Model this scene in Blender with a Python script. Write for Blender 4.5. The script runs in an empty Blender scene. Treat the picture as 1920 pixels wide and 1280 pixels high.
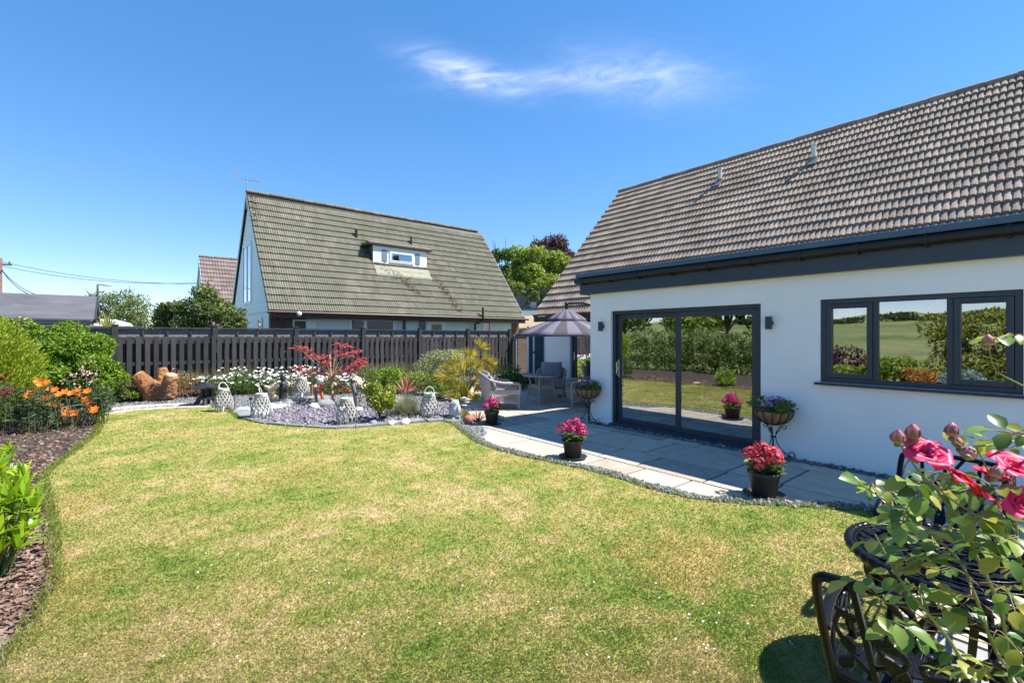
import bpy, math, random
import numpy as np
from mathutils import Vector, Matrix
random.seed(7)
rng = np.random.default_rng(7)
S = bpy.context.scene
COL = S.collection
PI = math.pi
R = math.radians
# ---------------------------------------------------------------- camera frame (metres; x along the fence, y along the house wall)
HC, FPX, CX, HY = 1.65, 875.0, 960.0, 630.0
YAW = R(39.64)
FW = Vector((math.sin(YAW), math.cos(YAW), 0))
RT = Vector((math.cos(YAW), -math.sin(YAW), 0))
CAM = Vector((0, 0, HC))
def ray(px, py): return FW + RT*((px-CX)/FPX) + Vector((0, 0, (HY-py)/FPX))
def at(px, py, d): return CAM + ray(px, py)*d
def gp(px, py, z=0.0):
    r = ray(px, py); return CAM + r*((z-HC)/r.z)
def onx(px, py, x):
    r = ray(px, py); return CAM + r*(x/r.x)
def ony(px, py, y):
    r = ray(px, py); return CAM + r*(y/r.y)

# ---------------------------------------------------------------- materials
def nmat(name):
    m = bpy.data.materials.new(name); m.use_nodes = True
    nt = m.node_tree; nt.nodes.clear()
    out = nt.nodes.new('ShaderNodeOutputMaterial')
    return m, nt, out
def N(nt, typ, **kw):
    n = nt.nodes.new(typ)
    for k, v in kw.items():
        if k.startswith('i_'):
            key = k[2:]
            n.inputs[int(key) if key.isdigit() else key.replace('_', ' ')].default_value = v
        else: setattr(n, k, v)
    return n
def c4(c): return (c[0], c[1], c[2], 1.0)
def ramp(nt, fac, stops):
    r = nt.nodes.new('ShaderNodeValToRGB')
    e = r.color_ramp.elements
    while len(e) < len(stops): e.new(0.5)
    for k, (p, c) in enumerate(stops):
        e[k].position = p; e[k].color = c4(c)
    nt.links.new(fac, r.inputs[0]); return r.outputs[0]
def coords(nt, scale=(1, 1, 1), kind='Object'):
    t = nt.nodes.new('ShaderNodeTexCoord'); m = nt.nodes.new('ShaderNodeMapping')
    m.inputs['Scale'].default_value = scale
    nt.links.new(t.outputs[kind], m.inputs[0]); return m.outputs[0]
def noise(nt, vec, scale, detail=4, rough=.6):
    n = nt.nodes.new('ShaderNodeTexNoise'); n.inputs['Scale'].default_value = scale
    n.inputs['Detail'].default_value = detail; n.inputs['Roughness'].default_value = rough
    nt.links.new(vec, n.inputs['Vector']); return n.outputs['Fac']
def mixc(nt, fac, a, b, mode='MIX'):
    m = nt.nodes.new('ShaderNodeMixRGB'); m.blend_type = mode
    for k, x in ((0, fac), (1, a), (2, b)):
        if isinstance(x, bpy.types.NodeSocket): nt.links.new(x, m.inputs[k])
        elif k == 0: m.inputs[0].default_value = x
        else: m.inputs[k].default_value = c4(x)
    return m.outputs[0]
def bump(nt, h, strength, dist=.01):
    b = nt.nodes.new('ShaderNodeBump'); b.inputs['Strength'].default_value = strength
    b.inputs['Distance'].default_value = dist
    nt.links.new(h, b.inputs['Height']); return b.outputs[0]
def pbsdf(nt, out, col, rough, metal=0, spec=.5, normal=None):
    p = nt.nodes.new('ShaderNodeBsdfPrincipled')
    if isinstance(col, bpy.types.NodeSocket): nt.links.new(col, p.inputs['Base Color'])
    else: p.inputs['Base Color'].default_value = c4(col)
    if isinstance(rough, bpy.types.NodeSocket): nt.links.new(rough, p.inputs['Roughness'])
    else: p.inputs['Roughness'].default_value = rough
    p.inputs['Metallic'].default_value = metal
    p.inputs['Specular IOR Level'].default_value = spec
    if normal is not None: nt.links.new(normal, p.inputs['Normal'])
    nt.links.new(p.outputs[0], out.inputs[0]); return p
def isl(nt):
    g = nt.nodes.new('ShaderNodeNewGeometry'); return g.outputs['Random Per Island']
def mat(name, col, rough=.6, var=.2, scale=6, bmp=0, bscale=40, metal=0, spec=.4, island=None, dist=.01, stretch=(1, 1, 1)):
    """surface colour with blotchy variation, optional per-piece variation and bump"""
    m, nt, out = nmat(name)
    v = coords(nt, stretch)
    f = noise(nt, v, scale, 5, .65)
    lo = [c*(1-var) for c in col]; hi = [min(1, c*(1+var)) for c in col]
    c = ramp(nt, f, [(.3, lo), (.7, hi)])
    if island:
        c = mixc(nt, 1.0, c, ramp(nt, isl(nt), [(0, (1-island,)*3), (1, (1+island*.6,)*3)]), 'MULTIPLY')
    nb = bump(nt, noise(nt, v, bscale, 6, .65), bmp, dist) if bmp else None
    pbsdf(nt, out, c, rough, metal, spec, nb)
    return m
def leafmat(name, cols, trans=.35, rough=.5, spec=.35):
    """leaves: every leaf takes its own colour out of the ramp; some light passes through"""
    m, nt, out = nmat(name)
    n = len(cols)
    c = ramp(nt, isl(nt), [(k/max(1, n-1), cols[k]) for k in range(n)])
    p = pbsdf(nt, out, c, rough, 0, spec)
    t = nt.nodes.new('ShaderNodeBsdfTranslucent')
    tc = mixc(nt, 1.0, c, (1.25, 1.2, .6), 'MULTIPLY')
    nt.links.new(tc, t.inputs[0])
    mx = nt.nodes.new('ShaderNodeMixShader'); mx.inputs[0].default_value = trans
    nt.links.new(p.outputs[0], mx.inputs[1]); nt.links.new(t.outputs[0], mx.inputs[2])
    nt.links.new(mx.outputs[0], out.inputs[0])
    return m

# ---------------------------------------------------------------- object helpers
def wmat(o):
    m = Matrix.Identity(4)
    while o is not None:
        m = o.matrix_basis @ m; o = o.parent
    return m
def link(name, me, m, parent, loc=None):
    o = bpy.data.objects.new(name, me); COL.objects.link(o)
    if m is not None:
        for x in (m if isinstance(m, (list, tuple)) else [m]): me.materials.append(x)
    if parent is not None: o.parent = parent
    return o
def tag(o, label=None, cat=None, group=None, kind=None):
    if label: o['label'] = label
    if cat: o['category'] = cat
    if group: o['group'] = group
    if kind: o['kind'] = kind
    return o
def thing(name, label, cat, loc=(0, 0, 0), rz=0, group=None):
    o = bpy.data.objects.new(name, None); COL.objects.link(o)
    o.empty_display_size = .1
    o.location = loc; o.rotation_euler = (0, 0, rz)
    return tag(o, label, cat, group)
def kids(o): return [c for c in COL.objects if c.parent == o]
def dup(root, loc, rz, label, scale=1):
    r = root.copy(); COL.objects.link(r); r.location = loc; r.rotation_euler = (0, 0, rz); r['label'] = label
    if scale != 1: r.scale = (scale,)*3
    for ch in list(root.children):
        c = ch.copy(); COL.objects.link(c); c.parent = r
        for g in list(ch.children):
            d = g.copy(); COL.objects.link(d); d.parent = c
    return r
class MB:
    def __init__(s): s.v = []; s.f = []; s.sm = []
    def add(s, vs, fs, smooth=False):
        b = len(s.v); s.v += [tuple(v) for v in vs]
        for f in fs: s.f.append(tuple(b+i for i in f)); s.sm.append(smooth)
        return s
    def box(s, x0, x1, y0, y1, z0, z1):
        return s.add([(x0,y0,z0),(x1,y0,z0),(x1,y1,z0),(x0,y1,z0),(x0,y0,z1),(x1,y0,z1),(x1,y1,z1),(x0,y1,z1)],
                     [(3,2,1,0),(4,5,6,7),(0,1,5,4),(1,2,6,5),(2,3,7,6),(3,0,4,7)])
    def obox(s, c, ax, ay, az):
        c, ax, ay, az = map(Vector, (c, ax, ay, az))
        return s.add([c+ax*i+ay*j+az*k for k in (-1,1) for (i,j) in ((-1,-1),(1,-1),(1,1),(-1,1))],
                     [(3,2,1,0),(4,5,6,7),(0,1,5,4),(1,2,6,5),(2,3,7,6),(3,0,4,7)])
    def bar(s, a, b, w, h, up=(0, 0, 1)):
        a, b, up = Vector(a), Vector(b), Vector(up)
        d = (b-a); L = d.length; d.normalize()
        side = d.cross(up)
        if side.length < 1e-4: side = d.cross(Vector((1, 0, 0)))
        side.normalize(); u2 = side.cross(d)
        return s.obox((a+b)/2, d*(L/2), side*(w/2), u2*(h/2))
    def tube(s, pts, r, n=8, cap=True, flat=1.0, closed=False):
        pts = [Vector(p) for p in pts]; m = len(pts)
        rs = r if isinstance(r, (list, tuple)) else [r]*m
        ref = Vector((0, 0, 1)); prev = None; rings = []
        for i in range(m):
            if closed: d = pts[(i+1) % m]-pts[i-1]
            else: d = pts[min(i+1, m-1)]-pts[max(i-1, 0)]
            if d.length < 1e-9: d = Vector((0, 0, 1))
            d.normalize()
            if prev is None:
                sd = d.cross(ref)
                if sd.length < .05: sd = d.cross(Vector((1, 0, 0)))
            else:
                sd = prev - d*prev.dot(d)
                if sd.length < 1e-6: sd = d.cross(Vector((.3, .8, .5)))
            sd.normalize(); prev = sd; up = sd.cross(d)
            rings.append([pts[i]+sd*(rs[i]*math.cos(2*PI*k/n))+up*(rs[i]*flat*math.sin(2*PI*k/n)) for k in range(n)])
        vs = [v for q in rings for v in q]; fs = []
        for i in range(m if closed else m-1):
            j = (i+1) % m
            for k in range(n): fs.append((i*n+k, i*n+(k+1) % n, j*n+(k+1) % n, j*n+k))
        s.add(vs, fs, True)
        if cap and not closed:
            s.add(rings[0], [tuple(range(n))]); s.add(rings[-1], [tuple(range(n-1, -1, -1))])
        return s
    def ring(s, c, rad, r, n=32, m=8, axis=(0, 0, 1)):
        ax = Vector(axis).normalized(); u = ax.orthogonal().normalized(); w = ax.cross(u); c = Vector(c)
        return s.tube([c+u*(rad*math.cos(2*PI*k/n))+w*(rad*math.sin(2*PI*k/n)) for k in range(n)], r, m, closed=True)
    def lathe(s, prof, c=(0, 0, 0), n=24, smooth=True):
        c = Vector(c); vs = []; fs = []
        for (r, z) in prof:
            for k in range(n): vs.append((c.x+r*math.cos(2*PI*k/n), c.y+r*math.sin(2*PI*k/n), c.z+z))
        for i in range(len(prof)-1):
            for k in range(n): fs.append((i*n+k, i*n+(k+1) % n, (i+1)*n+(k+1) % n, (i+1)*n+k))
        s.add(vs, fs, smooth)
        if prof[0][0] > 1e-4: s.add(vs[:n], [tuple(range(n-1, -1, -1))])
        if prof[-1][0] > 1e-4: s.add(vs[-n:], [tuple(range(n))])
        return s
    def ball(s, c, r, nu=10, nv=7, jit=0):
        c = Vector(c); r = r if isinstance(r, (list, tuple)) else (r, r, r)
        vs = [(c.x, c.y, c.z-r[2])]; fs = []
        for i in range(1, nv):
            a = -PI/2+PI*i/nv
            for k in range(nu):
                b = 2*PI*k/nu; q = 1+random.uniform(-jit, jit)
                vs.append((c.x+r[0]*q*math.cos(a)*math.cos(b), c.y+r[1]*q*math.cos(a)*math.sin(b), c.z+r[2]*q*math.sin(a)))
        vs.append((c.x, c.y, c.z+r[2])); t = len(vs)-1
        for k in range(nu):
            fs.append((0, 1+(k+1) % nu, 1+k)); e = 1+(nv-2)*nu
            fs.append((e+k, e+(k+1) % nu, t))
        for i in range(nv-2):
            for k in range(nu): fs.append((1+i*nu+k, 1+i*nu+(k+1) % nu, 1+(i+1)*nu+(k+1) % nu, 1+(i+1)*nu+k))
        return s.add(vs, fs, True)
    def prism(s, poly, z0, z1):
        n = len(poly)
        s.add([(p[0], p[1], z1) for p in poly], [tuple(range(n))])
        s.add([(p[0], p[1], z0) for p in poly], [tuple(range(n-1, -1, -1))])
        for i in range(n):
            a, b = poly[i], poly[(i+1) % n]
            s.add([(a[0],a[1],z0),(b[0],b[1],z0),(b[0],b[1],z1),(a[0],a[1],z1)], [(0,1,2,3)])
        return s
    def build(s, name, m, parent=None, local=False, bev=0, solid=0):
        vs = s.v
        if parent is not None and not local:
            inv = wmat(parent).inverted(); vs = [tuple(inv @ Vector(v)) for v in vs]
        me = bpy.data.meshes.new(name); me.from_pydata(vs, [], s.f)
        me.polygons.foreach_set('use_smooth', s.sm); me.update()
        o = link(name, me, m, parent)
        if bev:
            b = o.modifiers.new('soft edges', 'BEVEL'); b.width = bev; b.segments = 2; b.limit_method = 'ANGLE'; b.angle_limit = R(40)
        if solid:
            q = o.modifiers.new('thickness', 'SOLIDIFY'); q.thickness = solid
        return o

# ---------------------------------------------------------------- foliage helpers (numpy)
def unit(a): return a/np.maximum(np.linalg.norm(a, axis=1, keepdims=True), 1e-9)
def rdir(n): return unit(rng.normal(size=(n, 3)))
def npmesh(name, V, F, m, parent, smooth=False):
    """V (k,3); F (m,3 or 4)"""
    V = np.asarray(V, dtype=np.float64)
    if parent is not None:
        inv = np.array(wmat(parent).inverted()); V = V @ inv[:3, :3].T + inv[:3, 3]
    me = bpy.data.meshes.new(name); q = F.shape[1]; nf = len(F)
    me.vertices.add(len(V)); me.vertices.foreach_set('co', V.astype(np.float32).ravel())
    me.loops.add(nf*q); me.loops.foreach_set('vertex_index', F.astype(np.int32).ravel())
    me.polygons.add(nf); me.polygons.foreach_set('loop_start', np.arange(nf, dtype=np.int32)*q)
    if smooth: me.polygons.foreach_set('use_smooth', np.ones(nf, dtype=bool))
    me.update(calc_edges=True)
    return link(name, me, m, parent)
def leaf_arrays(P, D, L, W, Nn=None, fold=.25, wide=.42):
    n = len(P); L = np.broadcast_to(L, (n,))[:, None]; W = np.broadcast_to(W, (n,))[:, None]
    if Nn is None: Nn = rdir(n)
    Sd = unit(np.cross(D, Nn)+1e-6); Up = unit(np.cross(Sd, D))
    tip = P+D*L; mid = P+D*L*wide
    l = mid+Sd*W*.5+Up*W*fold; r = mid-Sd*W*.5+Up*W*fold
    V = np.stack([P, r, tip, l], 1).reshape(-1, 3)
    i = np.arange(n)[:, None]*4
    F = np.concatenate([i+np.array([[0, 1, 2]]), i+np.array([[0, 2, 3]])], 0)
    return V, F
def leaves(name, P, D, L, W, m, parent, Nn=None, fold=.25, wide=.42):
    V, F = leaf_arrays(P, D, L, W, Nn, fold, wide)
    return npmesh(name, V, F, m, parent)
def blob_pts(blobs, n, shell=.3):
    B = np.array(blobs, dtype=float); w = (B[:, 3]*B[:, 4]+B[:, 4]*B[:, 5]+B[:, 3]*B[:, 5]); w /= w.sum()
    k = rng.choice(len(B), n, p=w); d = rdir(n)
    rr = 1-shell*rng.random(n)**1.4+.06*rng.normal(size=n)
    P = B[k, :3]+d*B[k, 3:6]*rr[:, None]
    keep = np.ones(n, bool)
    for b in B:
        q = (((P-b[:3])/b[3:6])**2).sum(1); keep &= q > .45**2
    return P[keep], d[keep]
def lumps(c, rad, k, sub=(.3, .5), flat=.8, low=-.5):
    out = []
    for i in range(k):
        z = random.uniform(low, 1); a = random.uniform(0, 2*PI); q = math.sqrt(max(0, 1-z*z))
        s = random.uniform(*sub); e = 1-s*.75
        out.append((c[0]+rad[0]*e*q*math.cos(a), c[1]+rad[1]*e*q*math.sin(a), c[2]+rad[2]*e*z,
                    rad[0]*s, rad[1]*s, rad[2]*s*flat))
    return out
def crown(name, blobs, n, L, W, m, parent, shell=.35, out=.5, up=.15):
    P, d = blob_pts(blobs, n, shell); k = len(P)
    D = unit(d*out+rdir(k)*.8+np.array([[0, 0, up]]))
    Nn = unit(d*.9+rdir(k)*.6+np.array([[0, 0, .35]]))
    s = rng.uniform(.7, 1.3, k)
    return leaves(name, P, D, L*s, W*s, m, parent, Nn)
def trunk(name, base, blobs, r, m, parent, limbs=7, fork=.35):
    mb = MB(); base = Vector(base)
    ctr = Vector((sum(b[0] for b in blobs)/len(blobs), sum(b[1] for b in blobs)/len(blobs), sum(b[2] for b in blobs)/len(blobs)))
    top = base.lerp(ctr, fork+.25)
    mb.tube([base-Vector((0, 0, .1)), base.lerp(top, .4)+Vector((r*.4, 0, 0)), top], [r*1.25, r*.9, r*.7], 10)
    for b in random.sample(blobs, min(limbs, len(blobs))):
        e = Vector(b[:3]); st = base.lerp(top, random.uniform(.6, 1)); md = st.lerp(e, .5)+Vector((random.uniform(-.3, .3)*r*3, random.uniform(-.3, .3)*r*3, r*1.2))
        mb.tube([st, md, e, e+(e-md)*.4], [r*.5, r*.32, r*.18, r*.08], 6)
    return mb.build(name, m, parent)
def tuft_arrays(base, n, L, W, spread=.8, droop=.6, seg=4, rbase=.05, az=None):
    """arching strap leaves from a base point; returns quads"""
    base = np.asarray(base, float)
    a = rng.uniform(0, 2*PI, n) if az is None else az
    el = rng.uniform(0, 1, n)**.8*spread
    h = np.stack([np.cos(a), np.sin(a), np.zeros(n)], 1); zz = np.array([[0, 0, 1.0]])
    L = L*rng.uniform(.65, 1.1, n)
    P = base+h*(rbase*rng.random(n))[:, None]
    sd = np.stack([-np.sin(a), np.cos(a), np.zeros(n)], 1)
    rows = []; ang = PI/2-el; cur = P.copy(); st = (L/seg)[:, None]
    for k in range(seg+1):
        t = k/seg; w = W*(1-.15*(1-t))*(1-t**2.2)+.0006
        rows.append(cur-sd*w/2); rows.append(cur+sd*w/2)
        dd = h*np.cos(ang)[:, None]+zz*np.sin(ang)[:, None]
        cur = cur+dd*st; ang = ang-droop*el*(1.2/seg)*(1+t)
    V = np.stack(rows, 1).reshape(-1, 3); m = 2*(seg+1)
    i = np.arange(n)[:, None]*m
    F = np.concatenate([i+np.array([[2*k, 2*k+1, 2*k+3, 2*k+2]]) for k in range(seg)], 0)
    return V, F
def joinarr(lst):
    Vs, Fs, o = [], [], 0
    for V, F in lst: Vs.append(V); Fs.append(F+o); o += len(V)
    return np.concatenate(Vs), np.concatenate(Fs)
def tuft(name, base, n, L, W, m, parent, **k):
    V, F = tuft_arrays(base, n, L, W, **k); return npmesh(name, V, F, m, parent)
def inpoly(x, y, poly):
    r = np.zeros(len(x), bool); n = len(poly); j = n-1
    for i in range(n):
        xi, yi = poly[i][0], poly[i][1]; xj, yj = poly[j][0], poly[j][1]
        c = ((yi > y) != (yj > y)) & (x < (xj-xi)*(y-yi)/((yj-yi)+1e-12)+xi); r ^= c; j = i
    return r
def sheet(name, poly, z, m, kind='structure', parent=None):
    mb = MB(); mb.add([(p[0], p[1], z) for p in poly], [tuple(range(len(poly)))])
    o = mb.build(name, m, parent)
    return tag(o, kind=kind) if kind else o
def smooth_line(pts, k=4, closed=False):
    P = [Vector(p) for p in pts]; out = []; n = len(P)
    for i in range(n-1):
        p0, p1, p2, p3 = P[max(i-1, 0)], P[i], P[i+1], P[min(i+2, n-1)]
        for j in range(k):
            t = j/k
            out.append(.5*((2*p1)+(p2-p0)*t+(2*p0-5*p1+4*p2-p3)*t*t+(3*p1-p0-3*p2+p3)*t**3))
    out.append(P[-1]); return out

# ---------------------------------------------------------------- world, sun, camera
SUN = Vector((.776*.576, -.631*.576, .817)).normalized()
w = bpy.data.worlds.new('World'); S.world = w; w.use_nodes = True
nt = w.node_tree; nt.nodes.clear()
wo = nt.nodes.new('ShaderNodeOutputWorld'); bg = nt.nodes.new('ShaderNodeBackground')
sky = nt.nodes.new('ShaderNodeTexSky'); sky.sky_type = 'NISHITA'; sky.sun_disc = False
sky.sun_elevation = math.asin(SUN.z); sky.sun_rotation = math.atan2(SUN.x, SUN.y)
sky.air_density = 1.0; sky.dust_density = 0; sky.ozone_density = 3; sky.altitude = 1500
tc = nt.nodes.new('ShaderNodeTexCoord')
# wisps of high cloud: noise on the direction of view, kept to one stretch of sky
CA, CE = R(39.64+8), R(29.2)
cf = Vector((math.sin(CA)*math.cos(CE), math.cos(CA)*math.cos(CE), math.sin(CE))); cr = Vector((math.cos(CA), -math.sin(CA), 0)); cu = cr.cross(cf)
def vdot(v):
    n = nt.nodes.new('ShaderNodeVectorMath'); n.operation = 'DOT_PRODUCT'; nt.links.new(tc.outputs['Generated'], n.inputs[0]); n.inputs[1].default_value = v; return n.outputs['Value']
def mth(op, a, b=0.0, c=None, clamp=False):
    n = nt.nodes.new('ShaderNodeMath'); n.operation = op; n.use_clamp = clamp
    for k, x in enumerate((a, b, c)):
        if x is None: continue
        if isinstance(x, bpy.types.NodeSocket): nt.links.new(x, n.inputs[k])
        else: n.inputs[k].default_value = x
    return n.outputs[0]
du, dv, df = vdot(cr), vdot(cu), vdot(cf)
front = mth('GREATER_THAN', df, .3)
cmb = nt.nodes.new('ShaderNodeCombineXYZ'); nt.links.new(du, cmb.inputs[0]); nt.links.new(dv, cmb.inputs[1])
mp = nt.nodes.new('ShaderNodeMapping'); mp.inputs['Rotation'].default_value = (0, 0, R(8)); mp.inputs['Scale'].default_value = (7, 24, 1)
nt.links.new(cmb.outputs[0], mp.inputs[0])
n1 = nt.nodes.new('ShaderNodeTexNoise'); n1.inputs['Scale'].default_value = 1.3; n1.inputs['Detail'].default_value = 9; n1.inputs['Roughness'].default_value = .62; n1.inputs['Distortion'].default_value = 1.3
nt.links.new(mp.outputs[0], n1.inputs['Vector'])
def lobe(u0, v0, su, sv, sl):
    a = mth('SUBTRACT', du, u0); b = mth('SUBTRACT', mth('SUBTRACT', dv, v0), mth('MULTIPLY', a, sl))
    q = mth('ADD', mth('POWER', mth('ABSOLUTE', mth('DIVIDE', a, su)), 2.0), mth('POWER', mth('ABSOLUTE', mth('DIVIDE', b, sv)), 2.0))
    return mth('POWER', 2.718, mth('MULTIPLY', q, -1.0))
lob = mth('ADD', mth('MULTIPLY', lobe(-.20, .012, .085, .024, -.36), 1.15), mth('MULTIPLY', lobe(-.055, -.008, .16, .016, -.02), .55))
lob = mth('ADD', lob, mth('MULTIPLY', lobe(.105, -.012, .13, .045, -.16), .62))
den = mth('MULTIPLY', lob, mth('SUBTRACT', mth('MULTIPLY', n1.outputs['Fac'], 2.3), .58), None, True)
den = mth('MULTIPLY', mth('MULTIPLY', den, .5), front)
mx = nt.nodes.new('ShaderNodeMixRGB'); nt.links.new(den, mx.inputs[0]); sg_ = nt.nodes.new('ShaderNodeGamma'); sg_.inputs[1].default_value = .64; nt.links.new(sky.outputs[0], sg_.inputs[0]); nt.links.new(sg_.outputs[0], mx.inputs[1]); mx.inputs[2].default_value = (3.9, 4.1, 4.5, 1)
hs = nt.nodes.new('ShaderNodeHueSaturation'); hs.inputs['Saturation'].default_value = 1.58; hs.inputs['Hue'].default_value = .5015; hs.inputs['Value'].default_value = 1.12
nt.links.new(mx.outputs[0], hs.inputs['Color'])
tn = nt.nodes.new('ShaderNodeMixRGB'); tn.blend_type = 'MULTIPLY'; tn.inputs[0].default_value = 1; tn.inputs[2].default_value = (1, .945, .995, 1); nt.links.new(hs.outputs[0], tn.inputs[1]); nt.links.new(tn.outputs[0], bg.inputs[0]); bg.inputs[1].default_value = .15
nt.links.new(bg.outputs[0], wo.inputs[0])
sl = bpy.data.lights.new('sun', 'SUN'); sl.energy = 4.4; sl.angle = R(.5); sl.color = (1, .95, .87)
so = bpy.data.objects.new('sun', sl); COL.objects.link(so); so.rotation_euler = SUN.to_track_quat('Z', 'Y').to_euler(); so.location = (20, -20, 30)
cd = bpy.data.cameras.new('camera'); co = bpy.data.objects.new('camera', cd); COL.objects.link(co); S.camera = co
co.location = CAM; co.rotation_euler = (PI/2, 0, -YAW); cd.sensor_width = 36; cd.lens = FPX/1920*36; cd.shift_y = -10/1920
cd.clip_end = 3000; cd.clip_start = .05
S.view_settings.view_transform = 'Standard'; S.view_settings.look = 'None'; S.view_settings.gamma = 1; S.view_settings.exposure = 1.3
S.render.engine = 'CYCLES'
try:
    S.cycles.max_bounces = 8; S.cycles.transparent_max_bounces = 12; S.cycles.use_denoising = True
except Exception: pass
# ================================================================ MATERIALS
M = {}
M['render'] = mat('white render', (.84, .83, .80), .85, .035, 1.2, .25, 160, dist=.004)
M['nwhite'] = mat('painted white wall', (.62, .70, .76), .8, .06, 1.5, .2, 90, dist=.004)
M['anth'] = mat('anthracite aluminium', (.030, .040, .055), .38, .12, 3, .04, 200, spec=.5)
M['trim'] = mat('blue grey roof trim', (.06, .105, .16), .4, .12, 2)
M['black_pvc'] = mat('black plastic gutter', (.016, .015, .015), .35, .2, 4)
M['brown_pvc'] = mat('brown plastic', (.06, .032, .026), .4, .2, 4)
M['white_pvc'] = mat('white plastic frame', (.78, .79, .8), .35, .03, 3)
M['grey_panel'] = mat('blue grey panel', (.14, .20, .26), .5, .1, 3)
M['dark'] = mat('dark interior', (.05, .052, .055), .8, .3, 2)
M['clad'] = mat('pale blue cladding', (.80, .86, .89), .6, .06, 2, .1, 60)
M['lead'] = mat('lead flashing', (.16, .17, .18), .5, .4, 12)
M['galv'] = mat('pale vent pipe', (.62, .60, .56), .5, .15, 8)
M['brown_wood'] = mat('brown stained wood', (.12, .075, .045), .7, .3, 5, .2, 30, stretch=(1, 1, 6))
def tilemat(name, a, b, moss=None, streak=.5):
    m, nt, out = nmat(name)
    v = coords(nt)
    f = noise(nt, v, 1.1, 6, .7)
    c = ramp(nt, f, [(.28, a), (.72, b)])
    f2 = noise(nt, coords(nt, (1, 1, 1)), 38, 5, .7)
    c = mixc(nt, .55, c, ramp(nt, f2, [(.3, (.45,)*3), (.7, (1.35,)*3)]), 'MULTIPLY')
    c = mixc(nt, 1.0, c, ramp(nt, isl(nt), [(0, (.78, .78, .78)), (.5, (1, .99, .97)), (1, (1.2, 1.17, 1.12))]), 'MULTIPLY')
    if moss:
        f3 = noise(nt, v, .9, 6, .75)
        k = ramp(nt, f3, [(.42, (0, 0, 0)), (.62, (1, 1, 1))])
        c = mixc(nt, k, c, moss)
    pbsdf(nt, out, c, .85, 0, .3, bump(nt, f2, .35, .006))
    return m
M['tile'] = tilemat('brown grey concrete tile', (.215, .165, .13), (.345, .275, .225))
M['ntile'] = tilemat('mossy concrete tile', (.12, .113, .088), (.215, .20, .16), (.135, .138, .095))
M['btile'] = tilemat('brown red tile', (.15, .115, .11), (.22, .175, .165))
def brick(name, a, b, mortar, sc=1.0):
    m, nt, out = nmat(name)
    t = nt.nodes.new('ShaderNodeTexCoord'); sep = nt.nodes.new('ShaderNodeSeparateXYZ'); cb = nt.nodes.new('ShaderNodeCombineXYZ')
    nt.links.new(t.outputs['Object'], sep.inputs[0])
    ad = nt.nodes.new('ShaderNodeMath'); ad.operation = 'ADD'; nt.links.new(sep.outputs[0], ad.inputs[0]); nt.links.new(sep.outputs[1], ad.inputs[1])
    nt.links.new(ad.outputs[0], cb.inputs[0]); nt.links.new(sep.outputs[2], cb.inputs[1])
    br = nt.nodes.new('ShaderNodeTexBrick'); nt.links.new(cb.outputs[0], br.inputs['Vector'])
    br.inputs['Scale'].default_value = sc; br.inputs['Brick Width'].default_value = .225; br.inputs['Row Height'].default_value = .075; br.inputs['Mortar Size'].default_value = .008
    br.inputs['Color1'].default_value = c4(a); br.inputs['Color2'].default_value = c4(b); br.inputs['Mortar'].default_value = c4(mortar)
    c = mixc(nt, .6, br.outputs[0], ramp(nt, noise(nt, t.outputs['Object'], 14, 5), [(.3, (.6,)*3), (.7, (1.3,)*3)]), 'MULTIPLY')
    pbsdf(nt, out, c, .85, 0, .2, bump(nt, br.outputs['Fac'], -.4, .01)); return m
M['brick'] = brick('brown brick', (.085, .05, .038), (.13, .078, .058), (.17, .155, .14))  # brick tones darkened to stand in for shade on the garden wall
def glassmat(name, refl, tint):
    m, nt, out = nmat(name)
    g = nt.nodes.new('ShaderNodeBsdfGlossy'); g.inputs['Roughness'].default_value = .0; g.inputs[0].default_value = (.96, .98, 1, 1)
    tr = nt.nodes.new('ShaderNodeBsdfTransparent'); tr.inputs[0].default_value = c4(tint)
    fr = nt.nodes.new('ShaderNodeFresnel'); fr.inputs[0].default_value = 1.5
    a = nt.nodes.new('ShaderNodeMath'); a.operation = 'MULTIPLY_ADD'; nt.links.new(fr.outputs[0], a.inputs[0]); a.inputs[1].default_value = .8; a.inputs[2].default_value = refl; a.use_clamp = True
    # faint ripple of toughened double glazing
    nb = bump(nt, noise(nt, coords(nt), 1.6, 2, .5), .006, .3); nt.links.new(nb, g.inputs['Normal'])
    mx = nt.nodes.new('ShaderNodeMixShader'); nt.links.new(a.outputs[0], mx.inputs[0]); nt.links.new(tr.outputs[0], mx.inputs[1]); nt.links.new(g.outputs[0], mx.inputs[2])
    nt.links.new(mx.outputs[0], out.inputs[0]); return m
M['glass'] = glassmat('double glazing', .30, (.75, .78, .78))
M['nglass'] = glassmat('dark glazing', .10, (.12, .13, .14))
def fencemat(name, a, b):
    m, nt, out = nmat(name)
    f = noise(nt, coords(nt, (1, 1, .18)), 26, 6, .7)
    c = ramp(nt, f, [(.25, a), (.75, b)])
    c = mixc(nt, 1.0, c, ramp(nt, isl(nt), [(0, (.7,)*3), (1, (1.25,)*3)]), 'MULTIPLY')
    pbsdf(nt, out, c, .75, 0, .25, bump(nt, f, .3, .004)); return m
M['fence'] = fencemat('faded black fence stain', (.026, .026, .028), (.066, .064, .066))
M['fence2'] = fencemat('weathered dark boards', (.09, .085, .085), (.27, .255, .25))

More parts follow.
